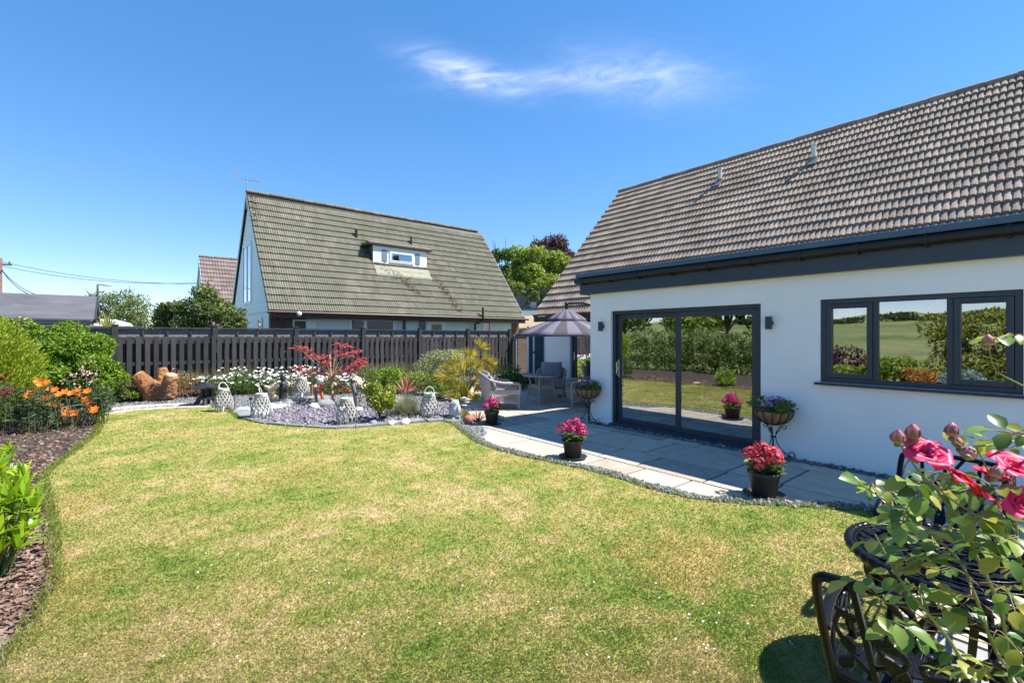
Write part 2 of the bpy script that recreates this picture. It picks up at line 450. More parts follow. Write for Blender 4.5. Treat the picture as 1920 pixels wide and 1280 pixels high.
# ================================================================ GROUND
gm, nt, out = nmat('rough field grass')
v = coords(nt)
c = ramp(nt, noise(nt, v, .03, 5), [(.35, (.10, .14, .045)), (.5, (.17, .19, .07)), (.68, (.26, .25, .11))])
c = mixc(nt, .5, c, ramp(nt, noise(nt, v, 3, 6), [(.3, (.6,)*3), (.7, (1.3,)*3)]), 'MULTIPLY')
pbsdf(nt, out, c, .95, 0, .1)
gx = np.concatenate([np.linspace(-900, -40, 60), np.linspace(-35, 40, 30), np.linspace(60, 900, 30)])
gy = np.concatenate([np.linspace(-900, -30, 50), np.linspace(-25, 50, 30), np.linspace(70, 900, 40)])
X, Y = np.meshgrid(gx, gy, indexing='ij')
hill = np.clip((-X-45)/420, 0, 1)**1.15*15*(1+.28*np.sin(Y/130+.6)+.12*np.sin(Y/47+X/90))
V = np.stack([X, Y, hill-.08], -1).reshape(-1, 3)
ii, jj = np.meshgrid(np.arange(len(gx)-1), np.arange(len(gy)-1), indexing='ij'); a = (ii*len(gy)+jj).ravel()
F = np.stack([a, a+len(gy), a+len(gy)+1, a+1], 1)
tag(npmesh('ground', V, F, gm, None, True), kind='structure')

LAWN_L = [(-70, 1330), (0, 1246), (45, 1190), (80, 1130), (102, 1080), (99, 1000), (92, 950), (82, 910), (95, 880), (135, 850), (178, 815), (188, 797), (180, 787), (195, 776)]
LAWN_T = [(250, 769), (320, 764), (390, 763), (425, 768), (450, 784), (500, 794), (570, 800), (632, 803), (700, 799), (760, 794), (830, 789), (848, 795)]
LAWN_R = [(860, 803), (880, 818), (905, 833), (960, 851), (1060, 872), (1150, 894), (1220, 916), (1300, 935), (1400, 945), (1500, 950), (1600, 957), (1650, 962), (1690, 974)]
LAWN_E = [(1702, 1000), (1695, 1060), (1680, 1130), (1668, 1200), (1660, 1280), (1655, 1400)]
def g2(l): return [gp(*p) for p in l]
lawn_px = LAWN_L+LAWN_T+LAWN_R+LAWN_E
lawn = smooth_line(g2(lawn_px), 4)
b0 = Vector((.2, -.6, 0)); lawn_poly = [(p.x, p.y) for p in lawn]+[(1.2, -1.2), (-1.2, -1.2), (-2.2, 1.0)]
def lawncolor(nt, blades=False):
    t = nt.nodes.new('ShaderNodeTexCoord'); v = t.outputs['Object']
    m2 = nt.nodes.new('ShaderNodeMapping'); m2.inputs['Location'].default_value = (3.1, 1.7, 0); nt.links.new(v, m2.inputs[0])
    big = noise(nt, m2.outputs[0], .95, 6, .66); med = noise(nt, v, 4.2, 6, .72)
    s = nt.nodes.new('ShaderNodeMath'); s.operation = 'MULTIPLY_ADD'; nt.links.new(med, s.inputs[0]); s.inputs[1].default_value = .85; nt.links.new(big, s.inputs[2])
    if blades:
        s2 = nt.nodes.new('ShaderNodeMath'); s2.operation = 'MULTIPLY_ADD'; nt.links.new(isl(nt), s2.inputs[0]); s2.inputs[1].default_value = .2; nt.links.new(s.outputs[0], s2.inputs[2]); s = s2
        o = .10
    else: o = 0
    hv = nt.nodes.new('ShaderNodeMath'); hv.operation = 'MULTIPLY'; nt.links.new(s.outputs[0], hv.inputs[0]); hv.inputs[1].default_value = .5
    c = ramp(nt, hv.outputs[0], [((.69+o)/2, (.115, .18, .032)), ((.81+o)/2, (.185, .232, .050)), ((.925+o)/2, (.265, .265, .078)), ((1.03+o)/2, (.35, .30, .12)), ((1.12+o)/2, (.43, .345, .18))])
    m3 = nt.nodes.new('ShaderNodeMapping'); m3.inputs['Location'].default_value = (7.4, 2.2, 0); nt.links.new(v, m3.inputs[0])
    k3 = ramp(nt, noise(nt, m3.outputs[0], .8, 5, .6), [(.54, (0, 0, 0)), (.66, (.5, .5, .5))])
    c = mixc(nt, k3, c, (.33, .245, .085))
    return c
lm, nt, out = nmat('lawn thatch'); pbsdf(nt, out, mixc(nt, 1.0, lawncolor(nt), (.95, .93, .86), 'MULTIPLY'), .95, 0, .1)
sheet('lawn', lawn_poly, .012, lm)
bm_, nt, out = nmat('grass blade'); c = lawncolor(nt, True); p = pbsdf(nt, out, c, .6, 0, .2)
tr = nt.nodes.new('ShaderNodeBsdfTranslucent'); nt.links.new(c, tr.inputs[0]); mx = nt.nodes.new('ShaderNodeMixShader'); mx.inputs[0].default_value = .48
nt.links.new(p.outputs[0], mx.inputs[1]); nt.links.new(tr.outputs[0], mx.inputs[2]); nt.links.new(mx.outputs[0], out.inputs[0])
def scatter_px(poly, n, x0=-150, x1=1760, y0=755, y1=1420):
    """points over a ground polygon, thinning out with distance"""
    px = rng.uniform(x0, x1, n); py = y0+(y1-y0)*rng.random(n)**1.0
    d = HC*FPX/(py-HY); u = (px-CX)/FPX
    x = FW.x*d+RT.x*u*d; y = FW.y*d+RT.y*u*d
    k = inpoly(x, y, poly); return x[k], y[k], d[k]
x, y, d = scatter_px(lawn_poly, 430000)
n = len(x); P = np.stack([x, y, np.full(n, .010)], 1)
hd = rng.uniform(0, 2*PI, n); lean = rng.uniform(.5, 1.9, n)
D = np.stack([np.cos(hd)*lean, np.sin(hd)*lean, np.ones(n)], 1); D = unit(D)
L = (.014+.0015*d)*rng.uniform(.5, 1.5, n); W = .0028+.0009*d
V, F = leaf_arrays(P, D, L, W, None, .1, .3)
tag(npmesh('grass', V, F, bm_, None), label='short summer lawn grass, green with straw dry patches', kind='stuff')
# tall fringe where the mower misses the edges
ep = []
for a_, b_ in zip(lawn[:-1], lawn[1:]):
    m_ = int((b_-a_).length*420)
    for k in range(min(m_, 900)): q = a_.lerp(b_, random.random()); ep.append((q.x+random.gauss(0, .025), q.y+random.gauss(0, .025), .0))
P = np.array(ep); n = len(P); D = unit(np.concatenate([rng.normal(size=(n, 2))*.45, np.ones((n, 1))], 1))
dd = np.hypot(P[:, 0], P[:, 1])
leaves('grass_fringe', P, D, .065*rng.uniform(.5, 1.3, n), .004+.0009*dd, leafmat('fringe blade', [(.13, .21, .03), (.21, .27, .05), (.33, .32, .10)], .45), None, None, .1, .3)['kind'] = 'stuff'
bpy.data.objects['grass_fringe']['label'] = 'longer green grass along the lawn edges'
# clover / daisies in the lawn
x, y, d = scatter_px(lawn_poly, 110, 300, 1500, 960, 1280); n = len(x)
k = rng.random(n) < .5*(1+np.sin(x*2.1)*np.cos(y*1.7)); x, y = x[k], y[k]; n = len(x)
P = np.stack([x, y, np.full(n, .05)], 1)
o = leaves('lawn_daisies', P, unit(np.concatenate([rng.normal(size=(n, 2)), rng.normal(size=(n, 1))*.2], 1)), .013, .012, mat('daisy white', (.8, .8, .78), .6), None, np.tile([[0, 0, 1.0]], (n, 1)))
tag(o, label='tiny white daisies scattered in the lawn', kind='stuff')

# ---------------- patio slabs
sm_, nt, out = nmat('sandstone slab'); v = coords(nt)
c = ramp(nt, isl(nt), [(0, (.33, .285, .235)), (.25, (.52, .44, .345)), (.5, (.42, .37, .31)), (.75, (.57, .48, .37)), (1, (.31, .31, .305))])
c = mixc(nt, .75, c, ramp(nt, noise(nt, v, 5, 6, .7), [(.3, (.72, .72, .74)), (.7, (1.2, 1.18, 1.14))]), 'MULTIPLY')
c = mixc(nt, .35, c, ramp(nt, noise(nt, v, 60, 4, .7), [(.3, (.6,)*3), (.7, (1.3,)*3)]), 'MULTIPLY')
pbsdf(nt, out, c, .8, 0, .3, bump(nt, noise(nt, v, 22, 6, .7), .3, .006)); M['slab'] = sm_
M['grout'] = mat('grey grout', (.028, .026, .024), .95, .3, 20)
bed_px = [(360, 763), (425, 768), (450, 784), (500, 794), (570, 800), (632, 803), (700, 799), (760, 794), (830, 789), (848, 795), (860, 803), (880, 818), (896, 827), (914, 812), (903, 797), (890, 788), (866, 762)]
bed_poly = [(p.x, p.y) for p in g2(bed_px)]+[(6.15, 10.7), (6.9, 12.6), (13.2, 12.9), (13.2, 16), (-2.5, 16), (-2.2, 13.6), (-.5, 13.25)]
mb = MB(); rows = []; xx = .9; k = 0
while xx < 10.0:
    wd = [.62, .9, .62, .45, .62, .9][k % 6]; k += 1; yy = -4+random.random()*.5
    while yy < 12.8:
        ln = random.choice([.62, .9, .62, 1.2, .9, .62])
        x0, x1, y0, y1 = xx+.015, xx+wd-.015, yy+.015, yy+ln-.015
        xs = np.array([x0, x1, x1, x0, (x0+x1)/2]); ys = np.array([y0, y0, y1, y1, (y0+y1)/2])
        ins = inpoly(xs, ys, lawn_poly) | inpoly(xs, ys, bed_poly)
        if not ins.all() and not (x0 > 6.88 and y1 < 5.95) and not (xs[4] < 6.1 and ys[4] > 9.3):
            if x1 > 6.86 and y1 < 5.95: x1 = 6.86
            z = random.uniform(-.002, .001)
            mb.box(x0, x1, y0, y1, -.05, z)
        yy += ln
    xx += wd
o = mb.build('patio', M['slab'], None, bev=.003); tag(o, kind='structure')
sheet('patio_joints', [(.9, -4), (10, -4), (10, 13.4), (.9, 13.4)], -.018, M['grout'])

# ---------------- gravel and slate
def chipmat(name, cols): 
    m, nt, out = nmat(name); k = len(cols)
    pbsdf(nt, out, ramp(nt, isl(nt), [(i/(k-1), cols[i]) for i in range(k)]), .7, 0, .3); return m
def chips(name, poly, n, L, W, m, label, z=.012, box=None, tilt=.35, lift=.012):
    xs = [p[0] for p in poly]; ys = [p[1] for p in poly]
    x = rng.uniform(min(xs), max(xs), n); y = rng.uniform(min(ys), max(ys), n); k = inpoly(x, y, poly); x, y = x[k], y[k]; n = len(x)
    P = np.stack([x, y, z+lift*rng.random(n)], 1); a = rng.uniform(0, 2*PI, n)
    D = unit(np.stack([np.cos(a), np.sin(a), rng.normal(size=n)*tilt], 1)); Nn = unit(np.stack([rng.normal(size=n)*tilt, rng.normal(size=n)*tilt, np.ones(n)], 1))
    s = rng.uniform(.5, 1.4, n)
    # thick chips: top diamond and skirt
    h = .35
    Sd = unit(np.cross(D, Nn)); Up = unit(np.cross(Sd, D)); Ls = (L*s)[:, None]; Ws = (W*s*rng.uniform(.6, 1.3, n))[:, None]
    q = [P, P+D*Ls*.45-Sd*Ws*.5, P+D*Ls, P+D*Ls*.55+Sd*Ws*.5]
    top = [v_+Up*Ws*h for v_ in q]
    V = np.stack(top+[v_-np.array([[0, 0, .006]]) for v_ in q], 1).reshape(-1, 3); i = np.arange(n)[:, None]*8
    F = np.concatenate([i+np.array([f]) for f in ((0, 1, 2, 3), (4, 5, 1, 0), (5, 6, 2, 1), (6, 7, 3, 2), (7, 4, 0, 3))], 0)
    return tag(npmesh(name, V, F, m, None), label=label, kind='stuff')
M['chip_g'] = chipmat('grey slate chip', [(.06, .065, .07), (.13, .14, .145), (.24, .25, .25), (.10, .105, .105), (.34, .345, .33)])
M['chip_p'] = chipmat('plum slate chip', [(.08, .07, .09), (.17, .15, .185), (.25, .22, .265), (.12, .105, .13), (.33, .305, .35)])
M['bark'] = chipmat('bark chip', [(.10, .055, .04), (.17, .09, .06), (.24, .16, .12), (.13, .085, .07), (.26, .20, .17), (.22, .09, .05)])
M['soil'] = mat('dark soil', (.055, .04, .03), .95, .4, 12, .5, 30)
M['gravel'] = mat('grey gravel bed', (.16, .165, .165), .95, .4, 40, .6, 60)
sheet('gravel_bed', bed_poly, .004, M['gravel'])
chips('slate_chippings', bed_poly, 34000, .04, .028, M['chip_g'], 'grey slate chippings over the flower bed along the fence', .006)
edge = [p for p in smooth_line(g2([(848, 795)]+LAWN_R), 4)]
band = []; outer = []
for i, p in enumerate(edge):
    d_ = (edge[min(i+1, len(edge)-1)]-edge[max(i-1, 0)]).normalized(); nrm = Vector((d_.y, -d_.x, 0))*-1
    wdt = .12+.03*math.sin(i*.9)
    outer.append(p+nrm*wdt); band.append(p-nrm*.03)
bp = [(p.x, p.y) for p in band]+[(p.x, p.y) for p in reversed(outer)]
sheet('gravel_edge', bp, .006, M['gravel'])
chips('edge_chippings', bp, 60000, .034, .022, M['chip_g'], 'grey slate chips in the curved strip between lawn and patio', .008)
wallband = [(6.78, -3), (6.895, -3), (6.895, 5.9), (6.78, 5.9)]
chips('wall_chippings', wallband, 2600, .04, .03, M['chip_g'], 'dark slate chips in the narrow gap under the white wall', .002)
plum_px = [(498, 792), (570, 798), (640, 801), (700, 796), (760, 790), (835, 786), (868, 778), (862, 762), (835, 757), (815, 760), (760, 768), (690, 770), (650, 764), (590, 762), (550, 768), (510, 775)]
plum_poly = [(p.x, p.y) for p in g2(plum_px)]
sheet('slate_bed', plum_poly, .016, mat('plum slate bed', (.15, .13, .17), .95, .4, 30, .5, 50))
chips('plum_slate', plum_poly, 15000, .06, .042, M['chip_p'], 'plum coloured slate chippings between the lanterns', .018, tilt=.45, lift=.02)
mul = smooth_line(g2(LAWN_L+[(215, 771), (255, 766)]), 4)
mulch_poly = [(p.x, p.y) for p in mul]+[(.1, 14.2), (-.4, 15.7), (-6, 15.7), (-6, -1), (-2, -1)]
sheet('flower_bed_soil', mulch_poly, .003, M['soil'])
near = [p for p in mulch_poly]
x, y, d = scatter_px(mulch_poly, 42000, -220, 330, 760, 1400)
def bark_chips(x, y, d):
    n = len(x); P = np.stack([x, y, .006+.018*rng.random(n)], 1); a = rng.uniform(0, 2*PI, n)
    D = unit(np.stack([np.cos(a), np.sin(a), rng.normal(size=n)*.3], 1)); Nn = unit(np.stack([rng.normal(size=n)*.4, rng.normal(size=n)*.4, np.ones(n)], 1))
    s = rng.uniform(.4, 1.5, n)*(.75+.05*d)
    V, F = leaf_arrays(P, D, .046*s, .024*s*rng.uniform(.5, 1.2, n), Nn, .15, .5); return npmesh('bark_mulch', V, F, M['bark'], None)
tag(bark_chips(x, y, d), label='brown bark mulch in the curving bed beside the lawn', kind='stuff')
# pale kerb path in front of the stump
M['kerb'] = mat('pale concrete kerb', (.50, .47, .42), .9, .2, 6, .2, 60)
kp = g2([(186, 779), (250, 771), (330, 766), (395, 765), (396, 758), (330, 758), (250, 762), (190, 769)])
o = MB().prism([(p.x, p.y) for p in kp][::1], -.02, .03).build('kerb_path', M['kerb'], None, bev=.006); tag(o, kind='structure')

# ================================================================ ROOF TILES
def tiles(mb, O, U, V, length, slope, gauge=.33, tw=.30, h=.044, prof=None, skip=None):
    O, U, V = Vector(O), Vector(U).normalized(), Vector(V).normalized(); n = U.cross(V)
    prof = prof or [(0, .002), (.03, .003), (.10, .022), (.25, .026), (.40, .023), (.46, .003), (.53, .002), (.60, .022), (.75, .027), (.90, .024), (.96, .003), (1.0, .002)]
    nc = int(slope/gauge); nr = int(length/tw)
    for i in range(nc):
        for j in range(nr):
            if skip and skip((j+.5)*tw, (i+.5)*gauge): continue
            jz = random.uniform(-.003, .004); jy = random.uniform(-.006, .006)
            lo, hi, ft = [], [], []
            for (t, q) in prof:
                b = O+U*((j+t)*tw)
                lo.append(b+V*(i*gauge+jy)+n*(h+q+jz)); hi.append(b+V*((i+1)*gauge+.03)+n*(q-.002)); ft.append(b+V*(i*gauge+jy+.004)+n*(-.006))
            k = len(prof); vs = lo+hi+ft; fs = []
            for a_ in range(k-1):
                fs.append((a_, a_+1, k+a_+1, k+a_)); fs.append((2*k+a_, 2*k+a_+1, a_+1, a_))
            mb.add(vs, fs)
def ridge_caps(mb, a, b, r=.12, ln=.45):
    a, b = Vector(a), Vector(b); d = (b-a); n = int(d.length/ln); d.normalize()
    for i in range(n):
        p = a+d*(i*ln); j = Vector((0, 0, random.uniform(-.008, .008)))
        mb.tube([p+j, p+d*(ln-.012)+j], [r*1.04, r*.97], 12, True, .8)
def wall_grid(mb, f, us, zs, holes, th, outward):
    """wall sheet with openings; f(u, depth, z) -> point"""
    us = sorted(set(us+[h[0] for h in holes]+[h[1] for h in holes])); zs = sorted(set(zs+[h[2] for h in holes]+[h[3] for h in holes]))
    for u0, u1 in zip(us[:-1], us[1:]):
        for z0, z1 in zip(zs[:-1], zs[1:]):
            um, zm = (u0+u1)/2, (z0+z1)/2
            if any(h[0] < um < h[1] and h[2] < zm < h[3] for h in holes): continue
            mb.add([f(u0, 0, z0), f(u1, 0, z0), f(u1, 0, z1), f(u0, 0, z1)], [(0, 1, 2, 3)])
            mb.add([f(u0, th, z0), f(u1, th, z0), f(u1, th, z1), f(u0, th, z1)], [(3, 2, 1, 0)])
    for (u0, u1, z0, z1) in holes:
        for (a, b) in (((u0, z0), (u1, z0)), ((u1, z0), (u1, z1)), ((u1, z1), (u0, z1)), ((u0, z1), (u0, z0))):
            mb.add([f(a[0], 0, a[1]), f(b[0], 0, b[1]), f(b[0], th, b[1]), f(a[0], th, a[1])], [(0, 1, 2, 3)])
def rect_frame(mb, f, u0, u1, z0, z1, w, d0, d1):
    """frame of four butted bars in the wall frame f(u, depth, z)"""
    def bx(a, b, c, d): 
        mb.add([f(a, d0, c), f(b, d0, c), f(b, d0, d), f(a, d0, d), f(a, d1, c), f(b, d1, c), f(b, d1, d), f(a, d1, d)],
               [(0, 1, 2, 3), (7, 6, 5, 4), (0, 4, 5, 1), (1, 5, 6, 2), (2, 6, 7, 3), (3, 7, 4, 0)])
    bx(u0, u0+w, z0, z1); bx(u1-w, u1, z0, z1); bx(u0+w, u1-w, z0, z0+w); bx(u0+w, u1-w, z1-w, z1)
def slab_in(mb, f, u0, u1, z0, z1, d0, d1):
    mb.add([f(u0, d0, z0), f(u1, d0, z0), f(u1, d0, z1), f(u0, d0, z1), f(u0, d1, z0), f(u1, d1, z0), f(u1, d1, z1), f(u0, d1, z1)],
           [(0, 1, 2, 3), (7, 6, 5, 4), (0, 4, 5, 1), (1, 5, 6, 2), (2, 6, 7, 3), (3, 7, 4, 0)])

# ================================================================ THE BUNGALOW
WX = 6.9
hs_ = thing('bungalow', 'white rendered bungalow with brown tiled roof and anthracite sliding doors beside the patio', 'house', (WX, 5.96, 0))
fw = lambda u, d, z: (WX+d, u, z)          # u = y, depth = into the house
mb = MB()
wall_grid(mb, fw, [-5, 5.96], [-.05, 2.5], [(2.83, 5.47, .015, 2.11), (.33, 2.10, 1.06, 2.12)], .28, -1)
mb.build('front_wall', M['render'], hs_)
mb = MB(); f2 = lambda u, d, z: (10+d, u, z)
wall_grid(mb, f2, [6.0, 10.46], [-.05, 2.42], [(8.3, 9.42, .02, 2.1)], .28, -1)
mb.box(7.18, 10.0, 5.68, 5.955, -.05, 2.5)
mb.build('recess_wall', M['render'], hs_)
mb = MB(); pts = [(10.02, -.05), (17.5, -.05), (17.5, 2.3), (13.9, 6.7), (10.02, 2.45)]
mb.add([(p[0], 10.475, p[1]) for p in pts]+[(p[0], 10.3, p[1]) for p in pts], [(0, 1, 2, 3, 4), (9, 8, 7, 6, 5)]+[(i, (i+1) % 5, 5+(i+1) % 5, 5+i) for i in range(5)])
mb.box(17.3, 17.5, -5, 10.2, -.05, 2.3); mb.box(7.18, 17.3, -5, -4.8, -.05, 2.5)
mb.build('gable_wall', M['render'], hs_)
mb = MB(); mb.box(7.19, 11.6, -4.7, 5.67, -.03, .012); mb.build('room_floor', mat('grey room floor', (.16, .15, .14), .5), hs_)
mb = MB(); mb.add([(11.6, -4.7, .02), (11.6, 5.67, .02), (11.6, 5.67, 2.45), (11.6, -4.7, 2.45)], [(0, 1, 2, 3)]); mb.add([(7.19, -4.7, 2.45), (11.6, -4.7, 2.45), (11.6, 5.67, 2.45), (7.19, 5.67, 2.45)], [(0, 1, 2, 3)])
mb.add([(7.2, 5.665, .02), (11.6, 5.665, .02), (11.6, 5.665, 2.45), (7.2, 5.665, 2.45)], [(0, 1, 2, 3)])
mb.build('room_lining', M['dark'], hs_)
M['curtain'] = mat('oatmeal curtain', (.42, .39, .34), .9, .1, 4)
for (y0_, y1_, z0_) in ((.38, .62, .95), (1.85, 2.06, .95), (5.05, 5.40, .03)):
    mb = MB(); nn_ = 40; vs = [(7.34+.025*math.sin(i*1.35)+.01*math.sin(i*.7), y0_+(y1_-y0_)*i/nn_, z_) for i in range(nn_+1) for z_ in (z0_, 2.2)]
    mb.add(vs, [(2*i, 2*i+2, 2*i+3, 2*i+1) for i in range(nn_)], True); mb.build('curtain', M['curtain'], hs_)
mb = MB(); mb.box(8.2, 9.3, 3.2, 5.0, .70, .74)
for a_ in (8.27, 9.2):
    for b_ in (3.27, 4.9): mb.box(a_, a_+.06, b_, b_+.06, .013, .698)
mb.build('dining_table', M['paleoak'] if 'paleoak' in M else mat('pale oak', (.40, .28, .17), .5, .2, 5), hs_)
# main roof
p47 = R(47.3); Vr = Vector((math.cos(p47), 0, math.sin(p47)))
eave = Vector((9.63, 10.62, 2.27)); SLOPE = 6.32
mb = MB(); tiles(mb, eave, (0, -1, 0), Vr, 16.5, SLOPE, .3009, .212)
top = eave+Vr*SLOPE
rf = mb.build('roof', M['tile'], hs_)
mb = MB(); ridge_caps(mb, top+Vector((.02, .02, 0)), top+Vector((.02, -16.4, 0)), .11)
mb.build('ridge_tiles', M['tile'], rf)
mb = MB(); n_ = Vector((-Vr.z, 0, Vr.x))
a, b = eave-n_*.03, top-n_*.03
mb.add([a, a+Vector((0, -16.5, 0)), b+Vector((0, -16.5, 0)), b], [(0, 1, 2, 3)])
c_ = Vector((2*top.x-eave.x, eave.y, eave.z)); t2 = top-Vector((0, 0, .03))
mb.add([t2, t2+Vector((0, -16.5, 0)), c_+Vector((0, -16.5, 0)), c_], [(0, 1, 2, 3)])
mb.bar(eave-n_*.09+Vector((0, .005, 0)), top-n_*.09+Vector((0, .005, 0)), .03, .13, n_)
mb.box(eave.x+.02, eave.x+.05, 6.2, 10.6, 2.08, 2.24)
mb.build('roof_deck', M['black_pvc'], rf)
for (px, py) in ((1350, 343), (1526, 303)):
    r = ray(px, py); t = (-8.166-HC)/(r.z-1.084*r.x); q = CAM+r*t
    mb = MB(); mb.tube([q-Vector((0, 0, .1)), q+Vector((0, 0, .40))], .052, 14); mb.tube([q+Vector((0, 0, .385)), q+Vector((0, 0, .43))], .062, 14)
    vp = mb.build('vent_pipe', M['galv'], rf)
    mb = MB(); mb.obox(q-Vr*.08+n_*.075, Vr*.15, Vector((0, .10, 0)), n_*.006); mb.tube([q-Vector((0, 0, .06)), q+Vector((0, 0, .1))], .075, 12)
    mb.build('flashing', M['lead'], rf)
# flat roof edge
mb = MB(); mb.box(6.93, 10.25, -5, 6.12, 2.505, 2.79); mb.build('flat_roof', M['lead'], hs_)
mb = MB(); mb.box(6.80, 6.925, -5, 6.14, 2.45, 2.735); mb.box(6.93, 9.9, 6.125, 6.14, 2.45, 2.735)
for yy in (5.2, 2.4, -.6): mb.box(6.797, 6.80, yy, yy+.004, 2.452, 2.733)
fa = mb.build('fascia', M['anth'], hs_, bev=.004)
mb = MB(); mb.box(6.69, 6.95, -5, 6.16, 2.765, 2.842); mb.box(6.95, 9.9, 6.12, 6.16, 2.765, 2.842); mb.build('roof_trim', M['trim'], hs_, bev=.012)
mb = MB(); mb.tube([(6.74, -5, 2.705), (6.74, 6.19, 2.705)], .056, 14); 
for k in range(18):
    yy = 6.0-k*.62; mb.tube([(6.74, yy-.02, 2.705), (6.74, yy+.02, 2.705)], .066, 14); mb.box(6.72, 6.80, yy-.012, yy+.012, 2.628, 2.65)
mb.build('gutter', M['black_pvc'], hs_)
# sliding door
dr = MB(); rect_frame(dr, fw, 2.832, 5.468, .02, 2.108, .055, .05, .17)
dr.box(6.87, 6.95, 2.80, 5.50, .018, .055)
door = dr.build('sliding_door', M['anth'], hs_, bev=.004)
mb = MB(); rect_frame(mb, fw, 4.105, 5.41, .078, 2.05, .088, .115, .155); mb.build('inner_sash', M['anth'], door, bev=.004)
mb = MB(); rect_frame(mb, fw, 2.89, 4.195, .078, 2.05, .088, .062, .105); mb.build('outer_sash', M['anth'], door, bev=.004)
mb = MB(); slab_in(mb, fw, 4.19, 5.325, .16, 1.965, .132, .138); mb.build('glass_pane', M['glass'], door)
mb = MB(); slab_in(mb, fw, 2.975, 4.11, .16, 1.965, .080, .086); mb.build('glass_pane', M['glass'], door)
mb = MB(); hx = WX+.10; mb.tube([(hx, 5.372, .93), (hx-.055, 5.372, .95), (hx-.06, 5.372, 1.02), (hx-.04, 5.372, 1.06), (hx-.06, 5.372, 1.10), (hx-.055, 5.372, 1.17), (hx, 5.372, 1.19)], .011, 8)
mb.box(hx+.004, hx+.012, 5.352, 5.392, .90, 1.22); mb.build('handle', mat('satin steel', (.6, .6, .6), .3, .05, metal=1), door)
# window
wn = MB(); rect_frame(wn, fw, .332, 2.098, 1.062, 2.118, .06, .03, .11)
slab_in(wn, fw, 1.50, 1.555, 1.122, 2.058, .03, .11); slab_in(wn, fw, .845, .90, 1.122, 2.058, .03, .11)
win = wn.build('window', M['anth'], hs_, bev=.005)
for (a_, b_) in ((1.557, 2.036), (.394, .843)):
    mb = MB(); rect_frame(mb, fw, a_, b_, 1.124, 2.056, .058, .018, .095); slab_in(mb, fw, a_+.05, b_-.05, 2.012, 2.03, .006, .017); mb.build('casement', M['anth'], win, bev=.005)
for (a_, b_, c1, c2) in ((1.615, 1.978, 1.182, 1.998), (.902, 1.498, 1.124, 2.056), (.452, .785, 1.182, 1.998)):
    mb = MB(); slab_in(mb, fw, a_, b_, c1, c2, .055, .061); mb.build('glass_pane', M['glass'], win)
mb = MB(); mb.box(6.83, 6.93, .28, 2.15, 1.028, 1.058); mb.build('sill', M['anth'], win, bev=.004)
# recess door
mb = MB(); rect_frame(mb, f2, 8.302, 9.418, .022, 2.098, .07, .09, .16); rect_frame(mb, f2, 8.375, 9.345, .095, 2.025, .09, .1, .15)
d2 = mb.build('glazed_door', M['anth'], hs_, bev=.004)
mb = MB(); slab_in(mb, f2, 8.465, 9.255, .185, 1.935, .12, .126); mb.build('glass_pane', M['glass'], d2)
mb = MB(); mb.box(10.06, 10.07, 9.29, 9.32, .95, 1.2); mb.tube([(10.03, 9.305, 1.05), (10.03, 9.17, 1.05)], .011, 8); mb.tube([(10.03, 9.305, 1.05), (10.08, 9.305, 1.05)], .011, 8); mb.build('handle', mat('steel lever', (.6, .6, .6), .3, .05, metal=1), d2)
mb = MB(); mb.add([(10.3, 8, .02), (10.3, 10, .02), (10.3, 10, 2.3), (10.3, 8, 2.3)], [(0, 1, 2, 3)]); mb.build('door_backing', M['dark'], d2)
# ---- wall lights
for (py_, lab) in ((5.66, 'small dark up and down wall light on the white corner pier past the sliding doors'), (2.70, 'small dark up and down wall light between the sliding doors and the window')):
    t = thing('wall_light', lab, 'wall light', (WX, py_, 1.83), 0, 'wall lights by the sliding doors')
    mb = MB(); mb.box(-.095, -.035, -.036, .036, -.085, .09); mb.build('lamp_body', M['anth'], t, True, bev=.004)
    mb = MB(); mb.tube([(-.034, 0, 0), (-.002, 0, 0)], .042, 16); mb.build('wall_mount', M['anth'], t, True)
# ================================================================ NEIGHBOUR'S CHALET
nh = thing('chalet_house', 'neighbouring chalet house with steep mossy tiled roof, small dormer and pale blue gable', 'house', (9.8, 18.4, 0))
P52 = math.atan(1.307); Vn = Vector((0, math.cos(P52), math.sin(P52))); nn = Vector((0, -math.sin(P52), math.cos(P52)))
NE = Vector((3.85, 18.0, 2.55)); NL = 12.0; NS = 6.42
rz = NE+Vn*NS
mb = MB(); tiles(mb, NE, (1, 0, 0), Vn, NL, NS, .357, .17)
nroof = mb.build('roof', M['ntile'], nh)
mb = MB(); ridge_caps(mb, rz+Vector((0, .02, 0)), rz+Vector((NL, .02, 0)), .11); mb.build('ridge_tiles', M['ntile'], nroof)
mb = MB(); a, b = NE-nn*.03, rz-nn*.03; X_ = Vector((NL, 0, 0))
mb.add([a, a+X_, b+X_, b], [(0, 1, 2, 3)]); bk = Vector((a.x, 2*rz.y-NE.y, NE.z)); mb.add([b, b+X_, bk+X_, bk], [(0, 1, 2, 3)])
for xo in (.01, NL-.04):
    bb_ = MB()
    bb_.bar(a-nn*.06+Vector((xo, 0, 0)), b-nn*.06+Vector((xo, 0, -.01)), .03, .09, nn); bb_.bar(b-nn*.07+Vector((xo, .05, -.06)), bk+Vector((xo, 0, -.1)), .03, .09, Vector((0, nn.y*-1, nn.z)))
    bb_.build('bargeboard', M['clad'], nroof)
mb.build('roof_deck', M['black_pvc'], nroof)
